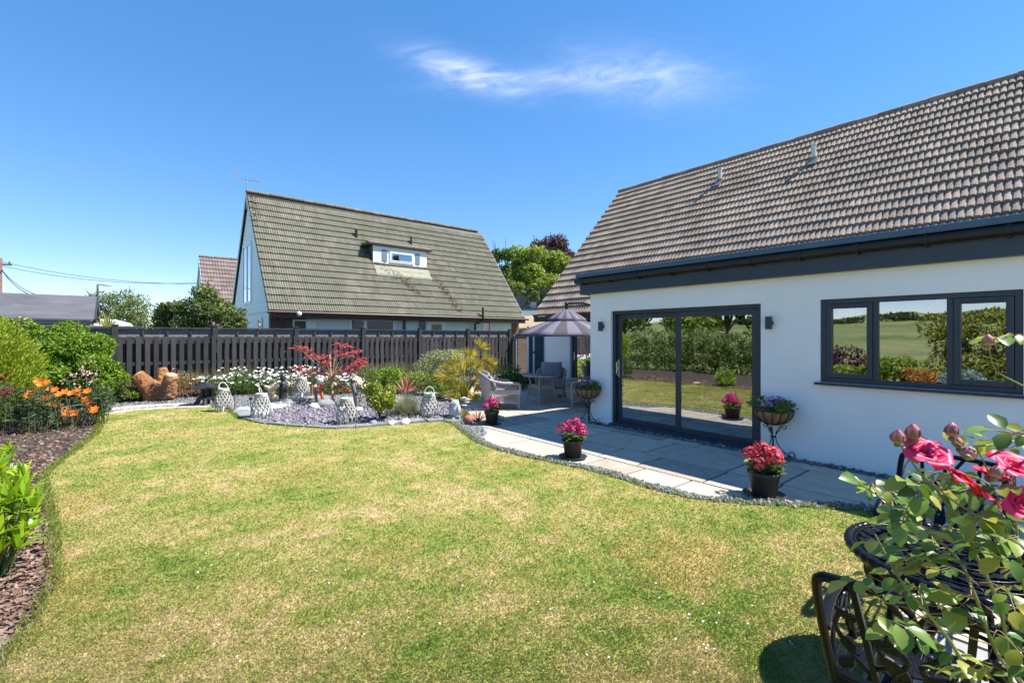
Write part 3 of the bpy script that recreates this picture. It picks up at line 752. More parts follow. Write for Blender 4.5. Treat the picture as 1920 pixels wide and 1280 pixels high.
# moss and leaf litter lying in two streaks under the dormer cheeks
def on_roof(x, s, lift=.05): return Vector((x, NE.y, NE.z))+Vn*s+nn*lift
pts = []
for (xa, sa, xb, sb, n, wd) in ((8.2, 3.4, 10.3, 1.0, 420, .16), (11.25, 2.5, 11.9, .25, 420, .14), (3.95, 4.2, 4.05, 6.2, 120, .12), (8.1, 4.3, 8.3, 3.3, 120, .12), (9.0, 2.6, 10.4, 1.6, 90, .3)):
    for k in range(n):
        t = random.random()**.8; pts.append(on_roof(xa+(xb-xa)*t+random.gauss(0, wd*(1.1-t*.4)), sa+(sb-sa)*t+random.gauss(0, .05), .048))
P = np.array([tuple(p) for p in pts]); n = len(P); D = unit(rng.normal(size=(n, 3))*np.array([1, .7, .7]))
o = leaves('moss_litter', P, D, .07, .05, chipmat('brown roof litter', [(.05, .028, .02), (.11, .06, .04), (.07, .05, .03)]), nroof, np.tile(np.array(nn), (n, 1)))
o['kind'] = 'stuff'
for (px, py, hh) in ((668, 447, .42),):
    r = ray(px, py); t = (HC-NE.z+1.307*NE.y)/(1.307*r.y-r.z); q = CAM+r*t
    MB().tube([q-Vector((0, 0, .1)), q+Vector((0, 0, hh))], .06, 10).build('vent_pipe', M['black_pvc'], nroof)
# gutter, downpipes
mb = MB(); mb.tube([(3.8, 17.93, 2.50), (15.95, 17.93, 2.50)], .055, 10)
for k in range(14): mb.box(4+k*.88, 4.03+k*.88, 17.9, 18.1, 2.41, 2.45)
mb.box(3.9, 15.8, 18.0, 18.03, 2.30, 2.49)
mb.build('gutter', M['brown_pvc'], nh)
for pl in ([(528, 585, 17.95), (529, 598, 18.1), (531, 640, 18.3)],):
    mb = MB(); mb.tube([ony(a_, b_, c_) for a_, b_, c_ in pl], .04, 8); mb.build('downpipe', M['brown_pvc'], nh)
q1, q2 = ony(758, 590, 18.3), ony(758, 660, 18.3); MB().tube([q1, q2], .06, 8).build('downpipe', M['brown_pvc'], nh)
q1 = ony(905.5, 576, 17.9); q2 = ony(905.5, 600, 17.9); q3 = ony(900, 604, 18.1); q4 = ony(891, 607, 18.25); q5 = ony(890, 640, 18.3)
MB().tube([q1, q2, q3, q4, q5], .055, 10).build('soil_pipe', M['brown_pvc'], nh)
# walls
fn = lambda u, d, z: (u, 18.4+d, z)
def nx(px): return ony(px, 600, 18.4).x
def nz(px, py): return ony(px, py, 18.4).z
holes = [(nx(655), nx(741), .9, nz(700, 597)), (nx(800), nx(836), .05, nz(818, 599)), (nx(905), nx(920), 1.0, nz(912, 599))]
mb = MB(); wall_grid(mb, fn, [5.2, 15.2], [-.1, 2.45], holes, .2, -1); mb.build('front_wall', M['nwhite'], nh)
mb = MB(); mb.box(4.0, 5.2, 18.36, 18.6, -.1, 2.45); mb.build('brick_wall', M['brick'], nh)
mb = MB(); mb.box(15.2, 15.7, 18.38, 18.6, -.1, 2.4); mb.build('end_panel', M['brown_wood'], nh)
mb = MB(); slab_in(mb, fn, nx(552), nx(593), .02, nz(570, 602), -.03, .0); gd = mb.build('garage_door', M['white_pvc'], nh, bev=.01)
mb = MB(); rect_frame(mb, fn, nx(551)-.05, nx(594)+.05, .0, nz(570, 600)+.02, .06, -.05, -.031); mb.build('door_frame', M['nwhite'], nh)
h = holes[0]; mb = MB(); rect_frame(mb, fn, h[0]+.002, h[1]-.002, h[2], h[3], .09, -.02, .08); mid = nx(685); slab_in(mb, fn, mid-.06, mid+.06, h[2]+.09, h[3]-.09, -.02, .08)
nw = mb.build('window', M['white_pvc'], nh); mb = MB(); slab_in(mb, fn, h[0]+.05, mid-.05, h[2]+.05, h[3]-.05, .04, .046); slab_in(mb, fn, mid+.05, h[1]-.05, h[2]+.05, h[3]-.05, .04, .046); mb.build('pane', M['nglass'], nw)
h = holes[1]; mb = MB(); rect_frame(mb, fn, h[0]+.002, h[1]-.002, h[2], h[3]-.002, .22, -.02, .08); nd = mb.build('door', M['white_pvc'], nh); mb = MB(); slab_in(mb, fn, h[0]+.2, h[1]-.2, h[2]+.2, h[3]-.2, .03, .036); mb.build('pane', M['nglass'], nd)
h = holes[2]; mb = MB(); rect_frame(mb, fn, h[0]+.002, h[1]-.002, h[2], h[3]-.002, .05, -.02, .08); nw = mb.build('window', M['white_pvc'], nh); mb = MB(); slab_in(mb, fn, h[0]+.04, h[1]-.04, h[2]+.04, h[3]-.04, .03, .036); mb.build('pane', M['nglass'], nw)
mb = MB(); slab_in(mb, fn, nx(786), nx(790), .1, nz(788, 599), -.06, 0); slab_in(mb, fn, nx(792), nx(797), .1, nz(788, 601), -.04, 0); mb.build('side_light', M['nglass'], nh)
mb = MB(); q = ony(561, 588, 17.86); mb.ball(q, .09, 8, 6); mb.tube([q, q+Vector((0, .15, .02))], .03, 6); mb.build('floodlight', M['white_pvc'], nh)
# gable with lapped boards
GX = 3.97; ry, rzz = rz.y, rz.z
def half(z): return (rzz-.12-z)/1.307
mb = MB(); z = 2.62
while z < rzz-.3:
    z1 = min(z+.155, rzz-.25); h0, h1 = half(z), half(z1)
    mb.add([(GX-.012, ry-h0, z), (GX-.012, ry+h0, z), (GX, ry+h1, z1), (GX, ry-h1, z1), (GX, ry-h0, z)], [(0, 3, 2, 1)]); mb.add([(GX-.012, ry-h0, z), (GX-.012, ry+h0, z), (GX+.01, ry+h0, z+.001), (GX+.01, ry-h0, z+.001)], [(0, 1, 2, 3)])
    z = z1
mb.build('gable_cladding', M['clad'], nh)
mb = MB(); mb.box(GX+.02, GX+.2, 18.6, 25.3, -.1, 2.62); mb.box(GX-.03, GX+.01, 18.5, 25.4, 2.55, 2.66); mb.build('gable_wall', M['clad'], nh)
mb = MB(); mb.box(15.5, 15.7, 18.6, 25.3, -.1, 2.6); mb.add([(15.6, 18.3, 2.5), (15.6, 25.5, 2.5), (15.6, ry, rzz-.1)], [(0, 1, 2)]); mb.build('far_wall', M['nwhite'], nh)
fg = lambda u, d, z: (GX-.03+d, u, z)
mb = MB(); rect_frame(mb, fg, 21.35, 23.05, 3.0, 5.5, .09, -.03, .03); slab_in(mb, fg, 22.15, 22.25, 3.09, 5.41, -.03, .03); gw = mb.build('window', M['white_pvc'], nh)
mb = MB(); slab_in(mb, fg, 21.42, 22.17, 3.07, 5.43, 0, .006); slab_in(mb, fg, 22.23, 22.98, 3.07, 5.43, 0, .006); mb.build('pane', M['nglass'], gw)
mb = MB(); rect_frame(mb, fg, 19.55, 20.25, 1.1, 2.35, .07, .0, .04); gw = mb.build('window', M['white_pvc'], nh); mb = MB(); slab_in(mb, fg, 19.6, 20.2, 1.15, 2.3, .02, .026); mb.build('pane', M['nglass'], gw)
# dormer
DX0, DX1, DY = 8.41, 11.07, 19.75
fd = lambda u, d, z: (u, DY+d, z)
def roofy(z): return 18.0+(z-2.55)/1.307
mb = MB(); z0, z1 = 4.78, 5.66
slab_in(mb, fd, DX0, DX1, z0, z1, 0, .04)
dm = mb.build('dormer', M['white_pvc'], nh)
mb = MB()
for xx in (DX0, DX1-.03):
    mb = MB(); mb.add([(xx, DY+.04, z0), (xx, DY+.04, z1), (xx, roofy(z1)+.1, z1), (xx+.03, DY+.04, z0), (xx+.03, DY+.04, z1), (xx+.03, roofy(z1)+.1, z1)], [(0, 1, 2), (5, 4, 3), (0, 3, 4, 1), (1, 4, 5, 2)])
    mb.build('dormer_cheek', M['ntile'], dm)
mb = MB(); mb.box(DX0-.28, DX1+.22, DY-.13, roofy(5.8)+.2, 5.662, 5.80); mb.build('dormer_roof', M['brown_pvc'], dm, bev=.02)
mb = MB(); rect_frame(mb, fd, 9.18, 10.38, 4.98, 5.50, .06, -.035, -.001); rect_frame(mb, fd, 9.25, 10.31, 5.05, 5.43, .035, -.05, -.036); dw = mb.build('window', M['white_pvc'], dm); mb = MB(); slab_in(mb, fd, 9.28, 10.28, 5.08, 5.40, -.045, -.04); mb.build('pane', glassmat('skyward pane', .35, (.1, .11, .12)), dw)
for (a_, b_) in ((8.82, 9.06), (10.48, 10.70)):
    mb = MB(); slab_in(mb, fd, a_, b_, 5.0, 5.52, -.02, -.001); mb.build('louvre_panel', M['grey_panel'], dm)
mb = MB(); a_ = on_roof(DX0-.02, 2.12, .05); b_ = on_roof(DX1+.02, 2.12, .05); mb.add([a_, b_, b_+Vn*.62+nn*.02, a_+Vn*.62+nn*.02], [(0, 1, 2, 3)]); mb.build('apron_flashing', mat('green lead apron', (.17, .18, .12), .6, .2, 6), dm, solid=.01)
MB().tube([on_roof(10.75, 4.45, 0), on_roof(10.75, 4.45, 0)+Vector((0, 0, .42))], .05, 8).build('vent_pipe', M['black_pvc'], nroof)
# aerial on the gable apex
ta = thing('television_aerial', 'metal television aerial strapped to the gable apex of the mossy roofed chalet', 'aerial', (3.9, ry+.15, rzz-.3))
M['alu'] = mat('dull aluminium', (.5, .5, .52), .4, .1, metal=.8)
q = ta.location.copy(); top_ = Vector((q.x, q.y, 8.25))
MB().tube([q-Vector((0, 0, .4)), top_], .022, 8).build('mast', M['alu'], ta)
mb = MB(); a_ = top_+Vector((-.1, -.1, -.12)); dirn = Vector((.93, -.3, -.04)).normalized(); sd = dirn.cross(Vector((0, 0, 1))).normalized()
mb.tube([a_-dirn*.2, a_+dirn*.62], .013, 6)
for k in range(10): c_ = a_+dirn*(.1+k*.052); mb.tube([c_-sd*.09, c_+sd*.09], .007, 5); 
mb.build('boom', M['alu'], ta)
mb = MB(); c0 = a_-dirn*.2
for zz in (-.02, .1, .22, .34): mb.tube([c0+Vector((-.08, 0, zz))-dirn*.05*zz-sd*.33, c0+Vector((-.08, 0, zz))+sd*.33], .008, 5)
for s_ in (-.3, 0, .3): mb.tube([c0+sd*s_+Vector((-.08, 0, -.05)), c0+sd*s_+Vector((-.08, 0, .38))], .01, 5)
mb.build('reflector', M['alu'], ta)

# ---- second house behind, shed, caravan
h2 = thing('gabled_house', 'distant house with a steep brown red tiled roof glimpsed past the pale blue gable', 'house', (8, 36, 0))
O2 = Vector((3.86, 34.2, 2.3)); tn2 = (7.08-2.3)/3.8; V2 = Vector((0, 1, tn2)).normalized(); S2 = (Vector((0, 3.8, 4.78))).length
mb = MB(); tiles(mb, O2, (1, 0, 0), V2, 8, S2, .38, .34); h2r = mb.build('roof', M['btile'], h2)
n2 = Vector((1, 0, 0)).cross(V2); mb = MB(); tp = O2+V2*S2; mb.add([O2-n2*.05, O2-n2*.05+Vector((8, 0, 0)), tp-n2*.05+Vector((8, 0, 0)), tp-n2*.05], [(0, 1, 2, 3)]); e2 = Vector((O2.x, 2*tp.y-O2.y, O2.z)); mb.add([tp, tp+Vector((8, 0, 0)), e2+Vector((8, 0, 0)), e2], [(0, 1, 2, 3)])
mb.bar(O2-n2*.1, tp-n2*.1, .06, .2, n2); mb.build('roof_deck', M['nwhite'], h2r)
mb = MB(); ridge_caps(mb, tp, tp+Vector((8, 0, 0)), .12); mb.build('ridge_tiles', M['btile'], h2r)
mb = MB(); x_ = O2.x+.1; pts = [(34.6, 0), (41, 0), (41, 2.6), (38, 6.9), (34.6, 2.6)]
mb.add([(x_, p[0], p[1]) for p in pts]+[(x_+7.6, p[0], p[1]) for p in pts], [(4, 3, 2, 1, 0), (5, 6, 7, 8, 9)]+[(i, (i+1) % 5, 5+(i+1) % 5, 5+i) for i in range(5)]); mb.build('wall', M['clad'], h2)
sh = thing('garden_shed', 'long low garden building with grey felt roof and pale blue window frames behind the fence', 'shed', (-3.5, 20, 0))
mb = MB(); A_, B_, C_ = (18.85, 2.16), (20.45, 2.95), (22.05, 2.16)
for (p, q) in ((A_, B_), (B_, C_)):
    mb.add([(-7, p[0], p[1]), (-.72, p[0], p[1]), (-.72, q[0], q[1]), (-7, q[0], q[1]), (-7, p[0], p[1]-.05), (-.72, p[0], p[1]-.05), (-.72, q[0], q[1]-.05), (-7, q[0], q[1]-.05)], [(0, 1, 2, 3), (7, 6, 5, 4), (0, 4, 5, 1), (1, 5, 6, 2)])
mb.build('felt_roof', mat('grey mineral felt', (.10, .10, .115), .9, .3, 1.6, .4, 60, stretch=(.4, 1, 1)), sh)
mb = MB(); mb.bar((-.70, 18.83, 2.10), (-.70, 20.45, 2.88), .03, .14); mb.bar((-.70, 20.45, 2.88), (-.70, 22.05, 2.10), .03, .14); mb.box(-7, -.73, 18.86, 18.9, 2.0, 2.1); mb.build('bargeboard', M['anth'], sh)
mb = MB(); mb.box(-6.9, -.85, 19.0, 21.9, 0, 2.05); mb.add([(-.85, 19, 2.05), (-.85, 21.9, 2.05), (-.85, 20.45, 2.8)], [(0, 1, 2)]); mb.build('wall', mat('blue grey boarding', (.16, .22, .29), .7, .15, 4), sh)
fs_ = lambda u, d, z: (u, 19.0+d, z)
for (a_, b_) in ((-1.55, -.92), (-2.25, -1.6), (-3.3, -2.5)):
    mb = MB(); rect_frame(mb, fs_, a_, b_, .9, 1.98, .07, -.04, -.002); sw = mb.build('window', M['clad'], sh); mb = MB(); slab_in(mb, fs_, a_+.06, b_-.06, .96, 1.92, -.02, -.003); mb.build('pane', M['nglass'], sw)
cv = thing('caravan', 'white touring caravan whose rounded roof end shows between shed and tree', 'caravan', (-.7, 26, 0))
pf = [(-2.6, .5), (.35, .5), (.52, 1.3), (.42, 1.9), (.15, 2.18), (-.3, 2.32), (-2.3, 2.38), (-2.6, 2.0)]
mb = MB(); k = len(pf); mb.add([(p[0], 25, p[1]) for p in pf]+[(p[0], 27.2, p[1]) for p in pf], [tuple(range(k)), tuple(range(2*k-1, k-1, -1))]+[(i+k, (i+1) % k+k, (i+1) % k, i) for i in range(k)])
mb.build('body', M['white_pvc'], cv, bev=.05); mb = MB(); mb.box(-1.9, -.2, 24.98, 24.995, 1.35, 1.95); mb.build('window', M['nglass'], cv)
mb = MB(); mb.box(-2.5, .55, 24.975, 24.997, 1.98, 2.06); mb.build('trim_stripe', M['brown_wood'], cv); 
for yy in (25.05, 26.95): mb = MB(); mb.tube([(-1.2, yy, .33), (-1.2, yy+.2, .33)], .33, 18); mb.build('wheel', M['black_pvc'], cv)

# ---- pole, wires, street lamp
pb = ony(-3, 600, 40.0); pt = ony(-1, 484, 40)
tp_ = thing('utility_pole', 'reddish wooden utility pole carrying the overhead wires', 'pole', (pb.x, 40, 0))
MB().tube([(pb.x, 40, 0), (pt.x, 40, pt.z)], [.16, .12], 10).build('post', mat('reddish timber', (.23, .13, .11), .8, .25, 6), tp_)
mb = MB(); mb.bar((pt.x-.5, 40, pt.z-.35), (pt.x+.5, 40, pt.z-.35), .09, .09)
for k in (-.4, .4): mb.tube([(pt.x+k, 40, pt.z-.31), (pt.x+k, 40, pt.z-.16)], .04, 6)
mb.build('crossarm', M['brown_wood'], tp_)
M['wire'] = mat('dark cable', (.03, .03, .035), .5, .1)
def wire(a_, b_, sag, label, r=.013):
    pts = []
    for k in range(17):
        t = k/16; q = a_.lerp(b_, t); q.z -= sag*4*t*(1-t); pts.append(q)
    o = MB().tube(pts, r, 5).build('overhead_wire', M['wire']); tag(o, label, 'wire', 'overhead wires')
w0 = Vector((pt.x+.1, 40, pt.z-.2))
wire(w0+Vector((0, 0, .0)), ony(372, 532, 34.5), .35, 'long overhead wire running from the pole to the brown red roofed house')
wire(w0+Vector((0, 0, -.25)), ony(371, 530, 34.6), .38, 'second overhead wire just below the long one to the brown red roofed house')
for k, (p, lab) in enumerate((((66, 556), 'steep service wire dropping from the pole behind the shed roof'), ((82, 556), 'shallower service wire dropping from the pole behind the shed roof'), ((71, 557), 'middle service wire of three dropping behind the shed roof'))):
    wire(w0+Vector((0, 0, -.45-.03*k)), ony(p[0], p[1], 25), .25, lab, .016)
lb = ony(183, 600, 45); lt = ony(183, 533, 45)
sl_ = thing('street_lamp', 'thin grey street lamp with a pale head rising beside the bushy tree', 'street lamp', (lb.x, 45, 0))
mb = MB(); mb.tube([(lb.x, 45, 0), (lb.x, 45, lt.z)], [.09, .06], 8); mb.tube([(lb.x, 45, lt.z-.05), (lb.x+.3, 44.9, lt.z+.02)], .04, 6); mb.build('post', M['lead'], sl_)
mb = MB(); mb.ball((lb.x+.5, 44.85, lt.z), (.35, .16, .12), 10, 6); mb.build('lamp_head', M['white_pvc'], sl_)

# ================================================================ FENCES
ft = thing('picket_fence', 'dark stained hit and miss picket fence across the end of the garden', 'fence', (5, 15.8, 0))
fx = [-4.65+2.2*k for k in range(9)]
for i, x_ in enumerate(fx[:-1]):
    x1 = min(fx[i+1], 13.05); mb = MB(); px_ = x_+.09
    if x1-x_ < .3: continue
    while px_ < x1-.05:
        dz = random.uniform(-.012, .012); mb.box(px_, px_+.108+random.uniform(-.004, .004), 15.76, 15.778, .03, 1.64+dz); px_ += .187
    for zz in (.28, .92, 1.50): mb.box(x_+.05, x1-.05, 15.782, 15.815, zz-.045, zz+.045)
    px_ = x_+.09+.08
    while px_ < x1-.12:
        if px_ > 8.6 and random.random() < .6: px_ += .187; continue
        mb.box(px_+.0, px_+.135, 15.862, 15.878, .03, 1.62); px_ += .187
    mb.build('picket_panel', M['fence'], ft)
for x_ in fx[:-1]+[13.05]:
    mb = MB(); mb.box(x_-.05, x_+.05, 15.745, 15.84, -.1, 1.66); mb.build('post', M['fence'], ft, bev=.004)
fb = thing('board_fence', 'taller weathered board fence with capped posts standing close behind the picket fence', 'fence', (5, 16.15, 0))
bx = [-.21+2.24*k for k in range(-2, 7)]
for i, x_ in enumerate(bx[:-1]):
    x1 = bx[i+1]; mb = MB()
    for k in range(8): zz = .1+k*.185; mb.box(x_+.05, x1-.05, 16.17+.004*(k % 2), 16.185+.004*(k % 2), zz, zz+.195)
    pn = mb.build('board_panel', M['fence'], fb)  # darker than the top board: shade behind the pickets put into the colour
    MB().box(x_+.05, x1-.05, 16.172, 16.189, 1.595, 1.85).build('top_board', M['fence2'], pn)
    mb = MB(); mb.box(x_+.05, x1-.05, 16.10, 16.2, 1.855, 1.895)
    for k in range(5): xx = x_+.05+(x1-x_-.1)*k/4; mb.box(xx-.02, xx+.02, 16.12, 16.166, .1, 1.852)
    mb.build('batten_frame', M['fence'], pn)
for x_ in bx:
    mb = MB(); mb.box(x_-.065, x_+.065, 16.08, 16.21, -.1, 1.93); mb.box(x_-.08, x_+.08, 16.065, 16.225, 1.933, 1.96); mb.build('post', M['fence'], fb, bev=.006)
bw = thing('brick_wall', 'short brown brick garden wall at the end of the picket fence', 'wall', (13.6, 15.6, 0))
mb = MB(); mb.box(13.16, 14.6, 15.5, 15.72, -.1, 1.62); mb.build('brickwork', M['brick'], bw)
mb = MB(); mb.box(13.1, 14.65, 15.46, 15.76, 1.623, 1.68); mb.build('coping', mat('pale coping', (.36, .32, .27), .85, .2, 5), bw, bev=.008)
mb = MB(); mb.box(13.08, 13.157, 15.52, 15.7, -.05, 1.61); mb.build('drain_strip', M['lead'], bw)
sg = thing('side_gate', 'dark blue side gate with slim white posts between brick wall and house', 'gate', (11, 12, 0))
ga, gb = ony(990, 650, 12.2).x, ony(1023, 650, 12.2).x
fgt = lambda u, d, z: (u, 12.2+d, z)
for (a_, b_) in ((990.8, 998.6), (1001.5, 1019.5)):
    mb = MB(); u0, u1 = ony(a_, 650, 12.2).x, ony(b_, 650, 12.2).x; n_b = max(2, int((u1-u0)/.12))
    for k in range(n_b): slab_in(mb, fgt, u0+(u1-u0)*k/n_b+.003, u0+(u1-u0)*(k+1)/n_b-.003, .05, 1.95, 0, .03)
    mb.build('board_panel', mat('navy gate paint', (.03, .06, .10), .6, .15, 4), sg)
for a_ in (989.5, 1000, 1021):
    u0 = ony(a_, 650, 12.2).x; mb = MB(); slab_in(mb, fgt, u0-.028, u0+.028, 0, 2.0, -.03, .02); mb.build('post', M['white_pvc'], sg)
u0 = ony(1000, 650, 12.2).x; mb = MB(); slab_in(mb, fgt, u0-.05, u0+.03, 1.05, 1.12, -.05, -.031); mb.build('latch', M['black_pvc'], sg)

# ---- lean-to and flat roofed building beyond the gap
lt_ = thing('lean_to', 'low lean-to with tan tiled roof in the gap between the two houses', 'outbuilding', tuple(at(985, 640, 26))[:2]+(0,))
a_, b_, c_, d_ = at(945, 616, 25), at(1025, 613, 24), at(1025, 590, 28), at(985, 592, 28)
mb = MB(); mb.add([a_, b_, c_, d_]+[v-Vector((0, 0, .12)) for v in (a_, b_, c_, d_)], [(0, 1, 2, 3), (7, 6, 5, 4), (0, 4, 5, 1), (1, 5, 6, 2), (2, 6, 7, 3), (3, 7, 4, 0)]); mb.build('roof', mat('tan roof tile', (.30, .22, .14), .85, .25, 5, .4, 20), lt_)
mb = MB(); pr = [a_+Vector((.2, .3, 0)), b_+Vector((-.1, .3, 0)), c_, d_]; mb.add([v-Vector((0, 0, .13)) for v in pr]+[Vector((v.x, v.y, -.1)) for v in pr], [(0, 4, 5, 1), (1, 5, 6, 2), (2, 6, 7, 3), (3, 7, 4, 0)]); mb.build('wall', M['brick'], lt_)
fl = thing('flat_roofed_building', 'white flat roofed building with a railed roof terrace below the trees', 'building', tuple(at(1000, 640, 33))[:2]+(0,))
a_, b_, c_, d_ = [at(p, 640, dd) for p, dd in ((955, 32), (1075, 31), (1075, 38), (955, 39))]
zt = at(990, 577.5, 32).z
def prism4(P4, z0, z1): return MB().prism([(p.x, p.y) for p in P4], z0, z1)
prism4([a_, b_, c_, d_][::1], 0, zt-.16).build('wall', M['nwhite'], fl)
g_ = lambda v, c=((a_+b_+c_+d_)/4): c+(v-c)*1.03
prism4([g_(a_), g_(b_), g_(c_), g_(d_)], zt-.155, zt).build('roof_edge', M['anth'], fl)
mb = MB(); zr = at(990, 541, 32).z
for k in range(34):
    q = a_.lerp(b_, k/33); mb.tube([(q.x, q.y, zt), (q.x, q.y, zr)], .016, 5)
mb.bar((a_.x, a_.y, zr), (b_.x, b_.y, zr), .05, .04); mb.bar((a_.x, a_.y, zt+.1), (b_.x, b_.y, zt+.1), .04, .03); mb.build('railing', M['black_pvc'], fl)
for k, (px, wpx, lab) in enumerate(((976, 16, 'tall ribbed grey planter on the roof terrace'), (1000, 12, 'low pale planter on the roof terrace beside the ribbed one'))):
    q = at(px, 600, 33.2); hh = .95 if k == 0 else .5
    t = thing('planter', lab, 'planter', (q.x, q.y, zt), -YAW, 'planters on the roof terrace')
    mb = MB(); ww = wpx/FPX*33; 
    for j in range(7): mb.box(-ww/2+ww*j/7, -ww/2+ww*(j+.82)/7, -.2, .2, 0, hh)
    mb.box(-ww/2+.01, ww/2-.01, -.18, .18, .02, hh-.02); mb.build('trough', M['lead'] if k == 0 else M['nwhite'], t, True)
    bl = lumps((q.x, q.y, zt+hh+.35), (ww*.55, .3, .5), 5); crown('foliage', bl, 700, .22, .1, leafmat('planter leaf', [(.13, .17, .02), (.30, .33, .04)]), t)

# ================================================================ TREES BEYOND THE FENCES
LG = {}
LG['mid'] = leafmat('mid green leaf', [(.05, .10, .02), (.11, .18, .035), (.21, .26, .07)])
LG['airy'] = leafmat('airy tree leaf', [(.06, .11, .03), (.14, .20, .05), (.24, .29, .09)], .4)
LG['lime'] = leafmat('lime green leaf', [(.10, .18, .025), (.23, .32, .04), (.36, .40, .08)])
LG['dark'] = leafmat('dark green leaf', [(.022, .05, .015), (.05, .09, .025), (.09, .13, .04)])
LG['copper'] = leafmat('copper leaf', [(.03, .012, .018), (.07, .028, .035), (.12, .06, .06)], .25)
LG['apple'] = leafmat('apple leaf', [(.04, .08, .02), (.11, .165, .04), (.24, .27, .10)])
M['barkm'] = mat('grey brown bark', (.13, .10, .075), .9, .3, 10, .5, 30)
def tree(name, label, base, blobs, n, L, W, lm, r=.2, cat='tree', group=None, shell=.4, limbs=8, fork=.3):
    t = thing(name, label, cat, base, 0, group)
    trunk('trunk', base, blobs, r, M['barkm'], t, limbs, fork)
    crown('crown', blobs, n, L, W, lm, t, shell)
    return t
def pxblobs(lst, sub=4, rr=(.45, .6)):
    """lobes given as (px, py, radius px, distance)"""
    out = []
    for (px, py, rp, d) in lst:
        c = at(px, py, d); r = rp/FPX*d
        out.append((c.x, c.y, c.z, r*.8, r*.8, r*.7))
        for k in range(sub):
            v = Vector((random.gauss(0, 1), random.gauss(0, 1), random.gauss(0, .8))).normalized(); s = random.uniform(*rr)
            q = c+v*r*.75; out.append((q.x, q.y, q.z, r*s, r*s, r*s*.8))
    return out
def base_of(px, d): q = at(px, 640, d); return (q.x, q.y, 0)
tree('bushy_tree', 'rounded bushy tree behind the fence beside the thin street lamp', base_of(228, 27), pxblobs([(225, 565, 26, 27), (205, 585, 26, 27), (255, 580, 28, 27), (185, 560, 14, 27), (235, 605, 30, 27), (265, 600, 22, 27)], 6), 6500, .15, .06, LG['airy'], .14, shell=.6)
tree('fruit_tree', 'spreading leafy fruit tree overhanging the board fence in front of the chalet', base_of(372, 14.6), pxblobs([(385, 560, 24, 14.6), (350, 578, 26, 14.6), (310, 590, 24, 14.6), (400, 585, 30, 14.5), (435, 596, 22, 14.4), (360, 606, 26, 14.4), (300, 608, 20, 14.5), (445, 608, 14, 14.3)], 6), 9000, .105, .052, LG['apple'], .09, shell=.5)
q = Vector(base_of(203, 15.5)); cy = thing('cordyline', 'pale spiky cordyline head poking above the fence between shed and bushy tree', 'plant', tuple(q))
MB().tube([q, q+Vector((0, 0, 1.85))], .06, 8).build('stem', M['barkm'], cy); tuft('leaf_head', (q.x, q.y, 1.85), 80, .75, .035, leafmat('cordyline leaf', [(.16, .20, .05), (.33, .36, .13)]), cy, spread=1.5, droop=.5)
tree('green_tree', 'large fresh green tree above the roof terrace', base_of(1010, 46), pxblobs([(985, 490, 30, 46), (1015, 500, 34, 46), (1045, 505, 30, 46), (975, 520, 26, 46), (1010, 535, 40, 45), (1055, 530, 26, 46), (960, 545, 24, 45), (985, 560, 30, 44)], 7), 26000, .30, .15, LG['lime'], .3)
tree('umbrella_tree', 'slender tree with two flat leaf clumps on thin stems beside the mossy roof', base_of(945, 43), pxblobs([(931, 481, 11, 43), (953, 479, 12, 43), (943, 510, 14, 43), (950, 540, 22, 43)], 5), 5200, .24, .12, LG['mid'], .16, fork=.15)
tree('copper_beech', 'dark purple copper beech towering behind the fresh green tree', base_of(1032, 62), pxblobs([(1032, 470, 30, 62), (1005, 476, 22, 62), (1060, 482, 22, 62), (1040, 495, 36, 62), (1078, 492, 14, 62)], 7), 13000, .34, .15, LG['copper'], .4)
tree('dark_tree', 'shadowy dark green tree standing behind the roof terrace railing', base_of(1030, 40), pxblobs([(1000, 572, 26, 40), (1035, 562, 30, 40), (1065, 555, 26, 41), (970, 578, 20, 40)], 5), 8000, .24, .12, LG['dark'], .2)

# ---- the side of the garden the windows mirror: hedges, field trees
M['conf'] = leafmat('yellow green conifer', [(.12, .15, .02), (.22, .24, .035), (.32, .31, .06)], .25)
def hedge(name, label, x0, x1, y0, y1, h, lm, n, L=.16, W=.05):
    t = thing(name, label, 'hedge', ((x0+x1)/2, (y0+y1)/2, 0)); bl = []
    k = int((y1-y0)/.5)+1
    for i in range(k):
        for zz in np.arange(.3, h, .55): bl.append(((x0+x1)/2+random.gauss(0, .1), y0+(y1-y0)*i/max(1, k-1)+random.gauss(0, .15), min(zz, h-.3)+random.gauss(0, .1), (x1-x0)*random.uniform(.45, .62), random.uniform(.4, .65), random.uniform(.35, .5)))
    mb = MB(); 
    for i in range(k): yy = y0+(y1-y0)*i/max(1, k-1); mb.tube([((x0+x1)/2, yy, 0), ((x0+x1)/2+.05, yy, h*.8)], [.06, .02], 6)
    mb.build('stems', M['barkm'], t); crown('foliage', bl, n, L, W, lm, t, .3, .7, .3)
hedge('conifer_hedge', 'tall clipped yellow green conifer hedge across the lawn, mirrored in the windows', -6.6, -5.6, -1.5, 2.6, 2.2, M['conf'], 17000)
hedge('green_hedge', 'tall dark green hedge across the lawn, mirrored in the sliding doors', -7.0, -5.8, 7.6, 14.5, 1.9, LG['mid'], 16000)
hedge('copper_hedge', 'low copper leaved hedge across the lawn, mirrored in the narrow casement', -5.7, -5.1, 4.7, 6.9, 1.35, LG['copper'], 5000, .1, .06)
